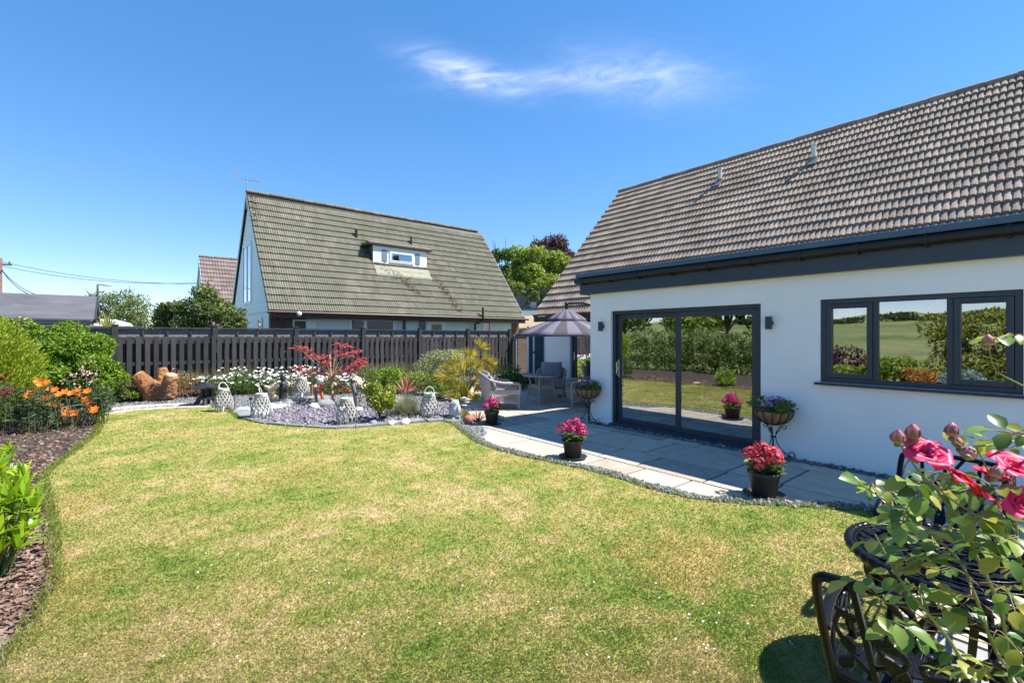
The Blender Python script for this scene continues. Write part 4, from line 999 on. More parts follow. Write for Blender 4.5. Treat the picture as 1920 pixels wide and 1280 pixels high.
for k, (x_, y_, r_, lab) in enumerate(((-4.6, 3.6, .75, 'round green garden bush across the lawn facing the window'), (-4.9, 4.9, .5, 'smaller round bush next to the copper hedge'), (-3.7, 2.9, .5, 'orange flowering bush across the lawn facing the window'), (-3.5, 1.9, .48, 'silvery blue bush across the lawn facing the window'))):
    t = thing('garden_bush', lab, 'bush', (x_, y_, 0), 0, 'bushes mirrored in the window'); bl = lumps((x_, y_, r_*.7), (r_, r_, r_*.7), 14)
    trunk('stem', (x_, y_, 0), bl, .04, M['barkm'], t); crown('foliage', bl, 5000, .1, .05, (LG['lime'], LG['lime'], leafmat('orange azalea', [(.10, .16, .03), (.45, .15, .03), (.60, .28, .10), (.14, .2, .04)]), leafmat('silver blue leaf', [(.16, .24, .25), (.34, .44, .46), (.12, .2, .14)]))[k], t)
for k in range(9):
    x_, y_ = -12-random.random()*6, 12+k*2.7+random.gauss(0, .8); h_ = random.uniform(3.5, 7.5)
    bl = lumps((x_, y_, h_*.62), (1.9, 1.9, h_*.38), 16)
    tree('boundary_tree', 'tall tree of the boundary row behind the green hedge, mirrored in the doors', (x_, y_, 0), bl, 3600, .3, .14, LG[('mid', 'dark', 'lime')[k % 3]], .16, group='boundary trees mirrored in the glass')
for k in range(24):
    y_ = -60+k*12+random.gauss(0, 3); x_ = -230-random.random()*60; zb = max(0, min(1, (-x_-45)/420))**1.15*15
    bl = lumps((x_, y_, zb+1.8), (5, 8, 2.2), 8)
    tree('field_tree', 'far tree of the line on the field hillside', (x_, y_, zb-.1), bl, 350, 1.6, .9, LG['dark'], .4, group='far field trees')
# ================================================================ LEFT BED
LG['shrub'] = leafmat('bright shrub leaf', [(.07, .16, .012), (.16, .28, .02), (.27, .37, .045)], .4)
LG['gold'] = leafmat('golden conifer scale', [(.12, .22, .018), (.27, .37, .03), (.46, .50, .06), (.17, .28, .025)], .3)
LG['lilyleaf'] = leafmat('dark lily leaf', [(.02, .045, .015), (.045, .08, .03), (.08, .12, .05)], .2)
LG['laurel'] = leafmat('glossy yellow green leaf', [(.13, .27, .012), (.27, .42, .02), (.42, .52, .035)], .4, .3, .5)
LG['grassy'] = leafmat('wispy grass', [(.14, .15, .045), (.26, .23, .09), (.33, .26, .14)], .3)
LG['rose'] = leafmat('rose leaf', [(.055, .12, .02), (.10, .19, .03), (.15, .25, .045), (.24, .31, .05), (.36, .33, .05)], .35, .35, .5)
def P0(px, py, z=0): q = gp(px, py, z); return (q.x, q.y, z)
# golden conifer: upright clipped column
q = at(-44, 640, 8.6); bx_, by_ = q.x, q.y
t = thing('golden_conifer', 'dense golden yellow conifer with clipped rounded sides beside the mulch', 'conifer', (bx_, by_, 0))
bl = [(bx_+random.gauss(0, .05), by_+random.gauss(0, .05), z, .80*s, .80*s, .42) for z, s in ((.35, .92), (.75, 1), (1.1, 1), (1.4, .92), (1.62, .72))]
trunk('trunk', (bx_, by_, 0), bl, .09, M['barkm'], t, 4)
P, d = blob_pts(bl, 30000, .18); k = len(P)
# little flattened sprays that point up and out
D = unit(d*.55+np.array([[0, 0, .75]])+rdir(k)*.45); leaves('foliage', P, D, .075*rng.uniform(.6, 1.3, k), .028, LG['gold'], t, unit(d+rdir(k)*.5))
# bright green shrub
t = thing('mock_orange_shrub', 'big mounded bright green shrub in front of the picket fence', 'shrub', tuple(at(140, 640, 11.3))[:2]+(0,))
bl = pxblobs([(75, 640, 34, 11.3), (120, 632, 32, 11.5), (160, 655, 36, 11.2), (182, 645, 26, 11.4), (95, 690, 44, 11.0), (150, 705, 40, 10.9), (192, 690, 28, 11.2), (207, 714, 22, 11.2), (182, 725, 28, 11.0), (45, 625, 30, 11.6), (60, 700, 40, 11.2)], 7, (.4, .55))
bl = [b for b in bl if b[2] > .12]
trunk('trunk', tuple(at(140, 640, 11.3))[:2]+(0,), bl, .09, M['barkm'], t, 12, .1); crown('foliage', bl, 30000, .068, .042, LG['shrub'], t, .35, .6, .2)
P, d = blob_pts(pxblobs([(150, 712, 20, 10.4), (40, 606, 14, 11.2), (172, 688, 16, 10.7)], 3), 160, .2)
leaves('blossom', P, unit(d+rdir(len(P))*.4), .05, .04, leafmat('pale pink blossom', [(.55, .32, .36), (.7, .55, .5)], .2), t)
# lilies
t = thing('orange_lilies', 'clump of flaming orange lilies with dark leaves on the mulch corner', 'lilies', P0(112, 806))
lil = gp(112, 800); arr = []; fl = []; stems = MB()
LILY = leafmat('orange lily petal', [(.60, .045, .01), (.80, .16, .012), (.88, .30, .025)], .3)
heads = [(72, 715), (88, 718), (96, 730), (65, 734), (58, 738), (82, 742), (72, 745), (104, 732), (122, 736), (134, 738), (146, 733), (165, 734), (160, 750), (168, 755), (108, 760), (116, 764), (125, 766), (100, 758), (172, 765), (182, 764), (178, 768), (140, 776), (125, 776), (55, 742), (78, 722), (112, 740), (90, 747), (150, 742), (160, 758), (106, 772), (48, 752), (176, 772), (130, 770), (68, 750)]
for (px, py) in heads:
    d_ = 8.5+random.uniform(-.35, .35); e = at(px, py, d_); s = lil+Vector((random.gauss(0, .25), random.gauss(0, .25), 0)); s.x = s.x*.4+e.x*.6; s.y = s.y*.4+e.y*.6
    stems.tube([s, s.lerp(e, .6)+Vector((random.gauss(0, .03), 0, 0)), e], .008, 5)
    a0 = random.random()*6; tilt = Vector((-.3, -.7, .75)).normalized(); u = tilt.orthogonal().normalized(); w_ = tilt.cross(u)
    for k in range(6):
        an = a0+k*PI/3; dr_ = (u*math.cos(an)+w_*math.sin(an))*.9+tilt*.42; fl.append((e, dr_.normalized(), tilt))
    Pf = np.array([tuple(f[0]) for f in fl]); Df = np.array([tuple(f[1]) for f in fl]); Nf = np.array([tuple(f[2]) for f in fl]); leaves('flower', Pf, Df, .088, .05, LILY, t, Nf, .1, .55); fl = []
for k in range(70):
    a_ = random.random()*2*PI; rr_ = .75*math.sqrt(random.random()); s = lil+Vector((rr_*math.cos(a_), rr_*math.sin(a_), 0)); h_ = random.uniform(.45, .85)
    e = s+Vector((random.gauss(0, .05), random.gauss(0, .05), h_)); stems.tube([s, e], .006, 4)
    for j in range(26):
        b_ = s.lerp(e, random.uniform(.25, 1)); an = random.random()*2*PI; arr.append((b_, Vector((math.cos(an), math.sin(an), random.uniform(-.1, .6))).normalized()))
stems.build('stems', mat('lily stem', (.07, .11, .04), .6), t)
P = np.array([tuple(a[0]) for a in arr]); D = np.array([tuple(a[1]) for a in arr]); leaves('foliage', P, D, rng.uniform(.09, .15, len(P)), .026, LG['lilyleaf'], t)

# laurel like plant at the corner and its neighbour behind
def strap_shrub(name, label, px, py, d, rad, hgt, n, L, W, grp):
    q = at(px, 640, d); t = thing(name, label, 'shrub', (q.x, q.y, 0), 0, grp); mb = MB(); lst = []
    for k in range(n):
        a_ = random.random()*2*PI; rr_ = rad*math.sqrt(random.random()); hh = hgt*random.uniform(.25, 1)*(1-.35*(rr_/rad)**2)
        s = Vector((q.x+rr_*.5*math.cos(a_), q.y+rr_*.5*math.sin(a_), 0)); e = Vector((q.x+rr_*math.cos(a_), q.y+rr_*math.sin(a_), hh)); mb.tube([s, s.lerp(e, .5), e], .005, 4)
        lst.append(tuft_arrays(tuple(e), 9, L, W, spread=1.25, droop=.5, seg=4, rbase=.01))
    mb.build('stems', mat('leafy stem', (.10, .15, .04), .6), t); V, F = joinarr(lst); npmesh('foliage', V, F, LG['laurel'], t)
strap_shrub('strap_leaved_shrub', 'nearer bright yellow green strap leaved shrub leaning over the bark mulch', -42, 1000, 3.15, .27, .86, 110, .18, .034, 'yellow green shrubs in the mulch bed')
strap_shrub('strap_leaved_shrub', 'farther yellow green strap leaved shrub tucked in below the golden conifer', -35, 900, 4.9, .28, .5, 50, .17, .036, 'yellow green shrubs in the mulch bed')
# red leaf stem
q = at(-22, 640, 3.9); t = thing('red_leaved_shrub', 'dark red leaf spray on a thin pale stem in front of the golden conifer', 'shrub', (q.x, q.y, 0))
e = at(4, 735, 3.8); MB().tube([q+Vector((0, 0, -q.z)), at(-14, 800, 3.85), at(2, 758, 3.8), at(12, 725, 3.8)], .005, 5).build('stem', M['barkm'], t)
n = 26; P = np.array([tuple(at(random.uniform(-18, 14), random.uniform(703, 726) if k % 2 else random.uniform(730, 738), 3.8+random.gauss(0, .03))) for k in range(n)])
leaves('foliage', P, unit(np.array([[.8, -.5, -.25]])+rng.normal(size=(n, 3))*.35), .075, .035, leafmat('dark red leaf', [(.06, .01, .012), (.16, .02, .025), (.24, .06, .07)], .3), t)
def rock(name, label, q, r, m, grp=None, sq=.6):
    o = MB().ball((0, 0, r*sq*.6), (r, r*.75, r*sq), 9, 7, .12).build(name, m, None); o.location = (q[0], q[1], 0); o.rotation_euler = (0, 0, random.random()*6)
    return tag(o, label, 'stone', grp)
M['paleston'] = mat('pale cream stone', (.55, .50, .42), .9, .25, 5, .4, 20)
M['whitest'] = mat('white quartz stone', (.72, .70, .68), .7, .2, 6, .4, 18)
M['greyst'] = mat('grey slate stone', (.21, .225, .23), .85, .3, 5, .4, 14)
o = MB().bar((-.11, 0, .03), (.11, .02, .04), .07, .05).build('wood_offcut', mat('pale split wood', (.62, .48, .27), .8, .2, 9), None, bev=.012); q = gp(28, 884); o.location = (q.x, q.y, .0); o.rotation_euler = (0, 0, .7); tag(o, 'pale split wood offcut lying on the bark mulch', 'wood')
# low green plants and wisps round the stump
def clampd(px, d, r=.1): return min(d, (15.62-r)/(.770-.638*(px-CX)/FPX))
def grass_clump(label, px, py, n, L, W, m, spread=.9, rb=.15, grp='wispy plants along the picket fence', name='grass_clump', d=None, droop=.5):
    q = gp(px, py) if d is None else at(px, 640, clampd(px, d, .12)); q.z = 0
    t = thing(name, label, 'grass', tuple(q), 0, grp)
    tuft('blades', (q.x, q.y, 0), n, L, W, m, t, spread=spread, droop=droop, rbase=rb)
    return t, q
GP = 'wispy plants along the picket fence'
wisp = [(250, 14.2, .55, 'feathery wisp of dry grass just past the carved stump towards the shrub'), (338, 14.6, .75, 'tawny wisp of grass with pink tips right behind the carved stump'), (362, 14.3, .72, 'tawny grass between the stump and the stone pagoda'), (385, 14.8, .85, 'tall thin grass against the fence behind the stone pagoda'), (425, 15.0, .85, 'thin grass stalks behind the white daisies near the pagoda'), (460, 15.1, .9, 'thin grass stalks behind the middle of the white daisies'),
        (690, 14.6, .8, 'dry brown grass between the maple and the green bush'), (712, 14.3, .9, 'dry golden grass behind the cream rose'), (735, 14.8, .85, 'brown grass leaning on the fence behind the red spiky plant'), (755, 15.4, .95, 'tall brown grass plumes behind the green bush'), (800, 15.6, .9, 'brown grass plumes beside the silvery bush')]
for px, d_, L_, lab in wisp: grass_clump(lab, px, 0, 260, L_, .012, LG['grassy'], .75, .22, GP, d=d_)
def mini_bush(name, label, cat, px, d, r, h, n, L, W, lm, grp=None, lump=10, low=.0, fl=None):
    q = at(px, 640, clampd(px, d, r*.9)); t = thing(name, label, cat, (q.x, q.y, 0), 0, grp)
    bl = lumps((q.x, q.y, h*.5), (r, r, h*.5), lump, (.35, .5), .9, -.7); bl = [(b[0], b[1], max(b[2], b[5]*.7), b[3], b[4], b[5]) for b in bl]
    trunk('stem', (q.x, q.y, 0), bl, .02, M['barkm'], t, 6, .1); crown('foliage', bl, n, L, W, lm, t, .45)
    if fl:
        P, dd = blob_pts(bl, fl[0], .05); up = P[:, 2] > h*.35; P = P[up]+dd[up]*.03; dd = dd[up]
        leaves('flowers', P, rdir(len(P)), fl[1], fl[1]*.9, fl[2], t)
    return t
mini_bush('low_bush', 'low mid green plant at the foot of the big green shrub', 'plant', 243, 13.6, .42, .36, 2200, .06, .03, LG['mid'])
mini_bush('pink_flower', 'sprinkle of pink and mauve flowers in front of the fence behind the stump', 'flowers', 352, 15.2, .6, .8, 700, .07, .02, LG['grassy'], None, 8, 0, (60, .05, leafmat('magenta petal', [(.42, .06, .25), (.45, .22, .5), (.6, .15, .35)], .2)))
mini_bush('heather', 'low dusty pink heather between stump and stone pagoda', 'plant', 352, 13.6, .42, .34, 1500, .05, .018, leafmat('heather', [(.20, .12, .09), (.32, .15, .14), (.18, .15, .06)]))
# ---------------- carved stump
t = thing('carved_stump', 'orange brown tree stump with three sawn lobes on the gravel', 'tree stump', P0(302, 752))
q = gp(302, 752); u = RT; up = Vector((0, 0, 1)); S_ = 11.8/FPX
def sp(px, py, dd=0): return at(px, py, 11.8+.0+dd)
mb = MB()
mb.tube([sp(298, 756, .25), sp(298, 742, .25), sp(300, 722, .25)], [.37, .35, .27], 16)
mb.tube([sp(290, 740, .1), sp(275, 722, .02), sp(256, 702, -.08)], [.24, .20, .155], 16)
mb.tube([sp(305, 735, .3), sp(304, 715, .3), sp(304, 690, .32)], [.22, .16, .115], 16)
mb.tube([sp(312, 740, .15), sp(318, 722, .1), sp(322, 703, .05)], [.22, .18, .145], 16)
m_, nt, out = nmat('peeled orange wood'); v = coords(nt, (1, 1, .3)); f = noise(nt, v, 4, 6, .65); f2 = noise(nt, coords(nt, (1, 1, .12)), 26, 5, .7)
c = ramp(nt, f, [(.28, (.09, .038, .018)), (.45, (.26, .11, .045)), (.6, (.36, .18, .085)), (.75, (.17, .085, .05))])
c = mixc(nt, .6, c, ramp(nt, f2, [(.38, (.35,)*3), (.52, (1.1,)*3)]), 'MULTIPLY')
pbsdf(nt, out, c, .7, 0, .25, bump(nt, f2, .8, .02)); M['stump'] = m_
so_ = mb.build('stump_wood', M['stump'], t); rm = so_.modifiers.new('one body', 'REMESH'); rm.mode = 'VOXEL'; rm.voxel_size = .022; rm.use_smooth_shade = True
sm__ = so_.modifiers.new('soft', 'SMOOTH'); sm__.iterations = 6; sm__.factor = .5
tx = bpy.data.textures.new('stump relief', 'CLOUDS'); tx.noise_scale = .09; dm_ = so_.modifiers.new('relief', 'DISPLACE'); dm_.texture = tx; dm_.strength = .06
M['cutwood'] = mat('pale sawn end grain', (.50, .34, .20), .8, .25, 8)
for (a_, b_, r_) in ((sp(256, 702, -.08), sp(275, 722, .02), .125), (sp(304, 690, .32), sp(304, 715, .3), .09), (sp(322, 703, .05), sp(318, 722, .1), .115)):
    dr_ = (a_-b_).normalized(); mb = MB(); mb.tube([a_+dr_*.0, a_+dr_*.018], r_, 16); mb.build('sawn_end', M['cutwood'], t, bev=.01)
n = 260; P = np.array([tuple(sp(random.uniform(283, 312), random.uniform(722, 750), -.08+random.gauss(0, .012))) for k in range(n)])
leaves('bark_patch', P, unit(np.array([[0, 0, 1.0]])+rng.normal(size=(n, 3))*.3), .09, .035, mat('rough grey bark', (.20, .13, .09), .9, .4, 14), t, np.tile(np.array([[-.6, -.75, .1]]), (n, 1)))
# ---------------- stone pagoda lantern
t = thing('pagoda_lantern', 'black stone pagoda lantern on four legs at the lawn corner', 'garden ornament', P0(387, 760), .5)
M['blackst'] = mat('black glazed stone', (.022, .023, .026), .45, .3, 12, .3, 30)
mb = MB()
for sx in (-1, 1):
    for sy in (-1, 1): mb.tube([(sx*.15, sy*.15, 0), (sx*.13, sy*.13, .08), (sx*.10, sy*.10, .17)], [.06, .05, .055], 8)
mb.build('leg', M['blackst'], t, True)
mb = MB(); mb.lathe([(.13, .15), (.20, .17), (.20, .21), (.12, .23), (.11, .25)], n=6, smooth=False); mb.build('base_plate', M['blackst'], t, True)
mb = MB(); 
for k in range(6): a_ = k*PI/3; mb.bar((.105*math.cos(a_), .105*math.sin(a_), .25), (.105*math.cos(a_), .105*math.sin(a_), .40), .03, .03)
mb.lathe([(.075, .25), (.075, .40)], n=6, smooth=False); mb.lathe([(.12, .385), (.135, .41)], n=6, smooth=False); mb.build('light_chamber', M['blackst'], t, True)
mb = MB(); pr = [(.30, .435), (.285, .42), (.20, .47), (.12, .515), (.06, .55)]; 
vs = []; n = 24
for (r_, z_) in pr:
    for k in range(n): a_ = 2*PI*k/n; cq = 1+.14*abs(math.cos(3*a_))**6; vs.append((r_*cq*math.cos(a_), r_*cq*math.sin(a_), z_+(.03*abs(math.cos(3*a_))**8 if r_ > .25 else 0)))
fs = [(i*n+k, i*n+(k+1) % n, (i+1)*n+(k+1) % n, (i+1)*n+k) for i in range(len(pr)-1) for k in range(n)]; mb.add(vs, fs, True); mb.add(vs[:n], [tuple(range(n-1, -1, -1))]); mb.build('roof', M['blackst'], t, True)
MB().lathe([(.06, .54), (.05, .56), (.025, .575), (.04, .60), (.035, .63), (.012, .66), (0, .69)], n=12).build('finial', M['blackst'], t, True)
# ---------------- whitewashed basket lanterns
M['wicker'] = mat('whitewashed willow', (.44, .43, .395), .8, .3, 9, .3, 40, stretch=(1, 1, .4), island=.25)
M['candle'] = mat('ivory candle', (.75, .72, .62), .5, .05)
M['clear'] = glassmat('lantern glass', .08, (.9, .92, .92))
PR = [(0, .12), (.05, .155), (.14, .195), (.23, .195), (.33, .165), (.43, .125), (.5, .108), (.54, .108)]
def prof(z):
    for (z0, r0), (z1, r1) in zip(PR[:-1], PR[1:]):
        if z <= z1: t_ = (z-z0)/(z1-z0); t_ = t_*t_*(3-2*t_)*.5+t_*.5; return r0+(r1-r0)*t_
    return PR[-1][1]
def make_lantern(label, loc, rz, up=True):
    t = thing('basket_lantern', label, 'lantern', loc, rz, 'whitewashed willow lanterns round the slate bed'); t.scale = (.93,)*3
    mb = MB(); nb = 13
    for sgn in (1, -1):
        for k in range(nb):
            pts = []
            for j in range(15):
                z = .02+.50*j/14; tw_ = .10*j/14*1.0+1.25*max(0, (j-4)/10); a_ = 2*PI*k/nb+sgn*tw_; r_ = prof(z)+(.004 if sgn > 0 else -.004); pts.append((r_*math.cos(a_), r_*math.sin(a_), z))
            mb.tube(pts, .0125, 5, True, .55)
    mb.build('weave', M['wicker'], t, True)
    mb = MB(); mb.ring((0, 0, .535), .108, .016, 24, 7); mb.lathe([(.115, .49), (.118, .53), (.108, .535)], n=24); mb.build('rim', M['wicker'], t, True)
    mb = MB(); mb.lathe([(.0, .012), (.12, .012), (.13, .0), (.12, .03), (0, .03)], n=20); mb.build('base', M['wicker'], t, True)
    mb = MB(); mb.lathe([(.03, .03), (.03, .12), (.0, .12)], n=14); mb.build('candle', M['candle'], t, True)
    mb = MB()
    if up == 2: pts = [(.108*math.cos(a_), -.108*abs(math.sin(a_))-.012, .50-.20*math.sin(a_)) for a_ in np.linspace(0, PI, 13)]
    else: pts = [(.108*math.cos(a_), up*.05*math.sin(a_), .53+.15*math.sin(a_)) for a_ in np.linspace(0, PI, 13)]
    mb.tube(pts, .012, 6); mb.build('handle', M['wicker'], t, True)
    return t
make_lantern('willow lantern nearest the stone pagoda, standing on the grass edge', P0(419, 771), .4)
make_lantern('willow lantern second from the pagoda, by the slate corner', P0(490, 785), 1.2, .8)
ln3 = make_lantern('willow lantern raised on a slate ledge in front of the daisies', P0(565, 752), .9); ln3.location.z = .03; ln3.location = at(566, 745, 11.9); 
make_lantern('willow lantern with an open dark top beside the yellow green shrub', P0(650, 797), 2.0, 2)
make_lantern('willow lantern beside the blue grass tuft, nearest the patio', P0(805, 784), 2.6, -.6)
# slate ledge under the raised lantern
zl = at(566, 745, 11.9).z
q = at(566, 745, 11.9); t = thing('slate_ledge', 'stacked flat slate ledge carrying the raised willow lantern', 'stones', (q.x, q.y, 0))
for k, hz in enumerate((0, zl*.5)):
    mb = MB(); poly = [(q.x+(.75-.1*k)*math.cos(a_)*random.uniform(.85, 1.1), q.y+.38*math.sin(a_)*random.uniform(.85, 1.1)) for a_ in np.linspace(0, 2*PI, 11)[:-1]]
    mb.prism(poly, hz+(.002 if k else -.02), zl*.5*(k+1)-.001 if zl > .02 else .03+.03*k); mb.build('slab_stone', M['greyst'], t, bev=.01)
# thin solar stakes beside lanterns
for k, (px, py, top, lab) in enumerate(((440, 771, 722, 'thin solar stake light beside the lantern nearest the pagoda'), (470, 785, 747, 'short solar stake light with a disc top left of the slate corner lantern'.replace(' left of', ' before')), (668, 800, 738, 'thin solar stake light beside the open topped lantern'), (821, 786, 722, 'thin solar stake light between blue grass tuft and patio'))):
    q = gp(px, py); d_ = HC*FPX/(py-HY); zt_ = HC-(top-HY)/FPX*d_
    t = thing('stake_light', lab, 'garden light', (q.x, q.y, 0), 0, 'thin solar stake lights')
    MB().tube([(0, 0, -.05), (0, 0, zt_)], .006, 6).build('stake', M['black_pvc'], t, True); MB().lathe([(.0, zt_+.03), (.02, zt_+.03), (.035, zt_+.01), (.03, zt_-.02), (.01, zt_-.03)][::-1], n=12).build('lamp_cap', M['blackst'], t, True)
# ---------------- edging slabs
GE = 'flat slate edging stones along the lawn'
el = smooth_line(g2([(438, 772), (455, 786), (500, 796), (570, 802), (632, 805), (700, 801), (760, 796), (832, 791), (850, 797)]), 4)
ln = 0; i = 0; nst = 0
while i < len(el)-3:
    a_, b_ = el[i], el[i+2]; d_ = (b_-a_); nr = Vector((-d_.y, d_.x, 0)).normalized()
    if nr.dot(Vector((.4, 1, 0))) < 0: nr = -nr
    wv = random.uniform(.16, .3); c_ = [a_+d_*.03, b_-d_*.03, b_-d_*.06+nr*wv*random.uniform(.8, 1.1), a_+d_*.05+nr*wv]
    c_ = [v+Vector((random.gauss(0, .012), random.gauss(0, .012), 0)) for v in c_]
    o = MB().prism([(v.x, v.y) for v in c_], -.02, .035+random.random()*.02).build('edging_stone', M['greyst'], None, bev=.008); tag(o, 'flat grey slate slab laid in the edging row between lawn and slate chips', 'stone', GE); i += 2
# the big pale slab by the slate corner
o = MB().prism([(p.x, p.y) for p in g2([(436, 776), (462, 784), (500, 786), (512, 772), (480, 766), (450, 766)])], 0, .045).build('paving_stone', mat('pale grey stone', (.38, .40, .39), .9, .2, 4, .4, 18), None, bev=.01); tag(o, 'large pale grey flat stone at the corner of the slate bed', 'stone')
o = MB().prism([(p.x, p.y) for p in g2([(505, 770), (560, 757), (556, 752), (500, 762)])], .0, .07).build('stone_sill', M['paleston'], None, bev=.012); tag(o, 'long cream stone sill edging the back of the slate bed', 'stone')
GR = 'loose rocks in the slate bed'
for (px, py, r_, m, lab) in ((610, 765, .22, 'greyst', 'dark grey rock at the foot of the maple'), (588, 768, .16, 'paleston', 'tan rock below the hanging orange ornaments'), (640, 772, .14, 'whitest', 'white quartz lump in front of the maple stem'), (672, 772, .11, 'whitest', 'white quartz lump beside the bark post'), (735, 797, .09, 'whitest', 'white quartz lump at the lawn edge by the blue grass'), (760, 795, .11, 'whitest', 'larger white quartz lump at the lawn edge by the blue grass'), (700, 797, .10, 'greyst', 'grey rock under the yellow green shrub'), (720, 790, .12, 'blackst', 'black rock under the yellow green shrub'), (540, 760, .14, 'greyst', 'dark rock below the black figurine'), (830, 745, .14, 'greyst', 'grey rock on the gravel behind the blue grass'), (870, 752, .12, 'whitest', 'pale rock at the foot of the yellow palm')):
    rock('rock', lab, gp(px, py), r_, M[m], GR)
for (px, py, r_, lab) in ((1, 0, 0, ''),): pass
# painted pebbles by the hydrangea pot
for (px, py, lab) in ((936, 786, 'pale round pebble touching the hydrangea pot saucer'), (942, 788, 'pale round pebble next to the first, on the shaded slab')):
    o = MB().ball((0, 0, .045), (.055, .05, .045), 12, 8).build('pebble', mat('lilac pebble', (.42, .38, .42), .5, .15, 8), None); q = gp(px, py); o.location = (q.x, q.y, 0); tag(o, lab, 'pebble', 'pebbles beside the hydrangea pot')
q = gp(878, 795); o = MB().lathe([(0, 0), (.07, .02), (.10, .08), (.085, .14), (.04, .165), (.0, .17)], n=18).build('terracotta_ball', mat('terracotta', (.33, .13, .09), .8, .2, 8), None); o.location = (q.x, q.y, .0); tag(o, 'round terracotta ball on the grey chippings', 'garden ornament')
# owl statue on a slate block
q = gp(853, 784); t = thing('owl_statue', 'pale grey stone owl statue on a slate block by the patio', 'statue', (q.x, q.y, 0), 2.2)
M['statue'] = mat('pale cast stone', (.48, .48, .47), .85, .2, 14, .5, 40)
MB().box(-.13, .13, -.1, .1, -.02, .06).build('plinth', M['greyst'], t, True, bev=.01)
mb = MB(); mb.lathe([(.0, .06), (.085, .062), (.105, .12), (.10, .20), (.075, .26), (.085, .30), (.075, .35), (.03, .375), (0, .38)], n=18)
for s_ in (-1, 1): mb.tube([(s_*.05, 0, .35), (s_*.065, 0, .40)], [.022, .004], 6); mb.ball((s_*.033, .072, .315), .022, 8, 6); mb.ball((s_*.09, .02, .19), (.03, .07, .10), 8, 6)
mb.tube([(0, .08, .30), (0, .10, .285)], [.012, .003], 6); mb.build('owl_body', M['statue'], t, True)
# small figures behind
q = gp(530, 754); d_ = HC*FPX/(754-HY); t = thing('black_figurine', 'slim dark standing figurine on the gravel before the daisies', 'statue', (q.x, q.y, 0), 0)
mb = MB(); mb.lathe([(.0, 0), (.13, 0), (.12, .05), (.085, .10), (.10, .20), (.085, .34), (.095, .46), (.05, .50), (.035, .53), (.06, .57), (.065, .62), (.04, .67), (0, .685)], n=14)
mb.tube([(.08, 0, .44), (.13, -.08, .36), (.03, -.13, .36)], [.035, .028, .022], 7); mb.tube([(-.08, 0, .44), (-.13, -.08, .36), (-.03, -.13, .36)], [.035, .028, .022], 7); mb.build('figure', M['blackst'], t, True)
q = gp(510, 757); t = thing('driftwood_sculpture', 'cream and brown driftwood piece standing beside the black figurine', 'garden ornament', (q.x, q.y, 0), 0)
a_ = lambda px, py: at(px, py, HC*FPX/(757-HY)) 
mb = MB(); mb.tube([a_(516, 756), a_(512, 742), a_(508, 730)], [.06, .08, .07], 8); mb.tube([a_(514, 738), a_(505, 728), a_(496, 724)], [.08, .07, .03], 8); mb.tube([a_(508, 731), a_(516, 724), a_(522, 722)], [.07, .08, .045], 8); mb.tube([a_(511, 756), a_(507, 748), a_(511, 740)], [.05, .04, .05], 7); mb.build('driftwood', mat('bleached driftwood', (.50, .38, .25), .85, .4, 7, .4, 20), t)
t = thing('bamboo_rail', 'low bamboo rail with uprights running behind the raised lantern', 'rail', P0(565, 750)); M['bamboo'] = mat('brown bamboo', (.30, .19, .10), .6, .3, 12)
dd_ = 12.3; mb = MB()
for py in (725, 731, 741): mb.tube([at(536, py, dd_), at(586, py-1, dd_)], .016, 6)
mb.build('rail', M['bamboo'], t)
for px in (537, 546, 558, 577, 585):
    b_ = at(px, 640, dd_); MB().tube([(b_.x, b_.y, -.05), tuple(at(px, 721 if px != 546 else 703, dd_))], .018, 6).build('upright', M['bamboo'], t)
q = at(600, 713, 12.4); t = thing('glass_globe', 'pale green glass globe on a stake under the maple branches', 'garden ornament', (q.x, q.y, 0))
MB().ball(q, .09, 18, 12).build('globe', mat('sea green glass', (.42, .55, .50), .12, .15, 4, spec=.6), t); MB().tube([(q.x, q.y, -.05), (q.x, q.y, q.z-.08)], .01, 6).build('stake', M['bamboo'], t)
for k, (px, y0, y1, lab) in enumerate(((592, 722, 762, 'orange spiral spike ornament under the maple, thinner one'), (604, 724, 764, 'orange spiral spike ornament under the maple, thicker one'))):
    e0, e1 = at(px-4, y0, 11.2), at(px+4, y1, 11.2); t = thing('spike_ornament', lab, 'garden ornament', (e1.x, e1.y, 0), 0, 'orange spike ornaments')
    MB().tube([e0, e0.lerp(e1, .25), e0.lerp(e1, .7), e1], [.022+.012*k, .05, .03, .006], 8).build('spike', mat('rust orange ceramic', (.45, .12, .05), .5, .25, 9), t); MB().tube([e1, (e1.x, e1.y, -.03)], .006, 5).build('stake', M['bamboo'], t)
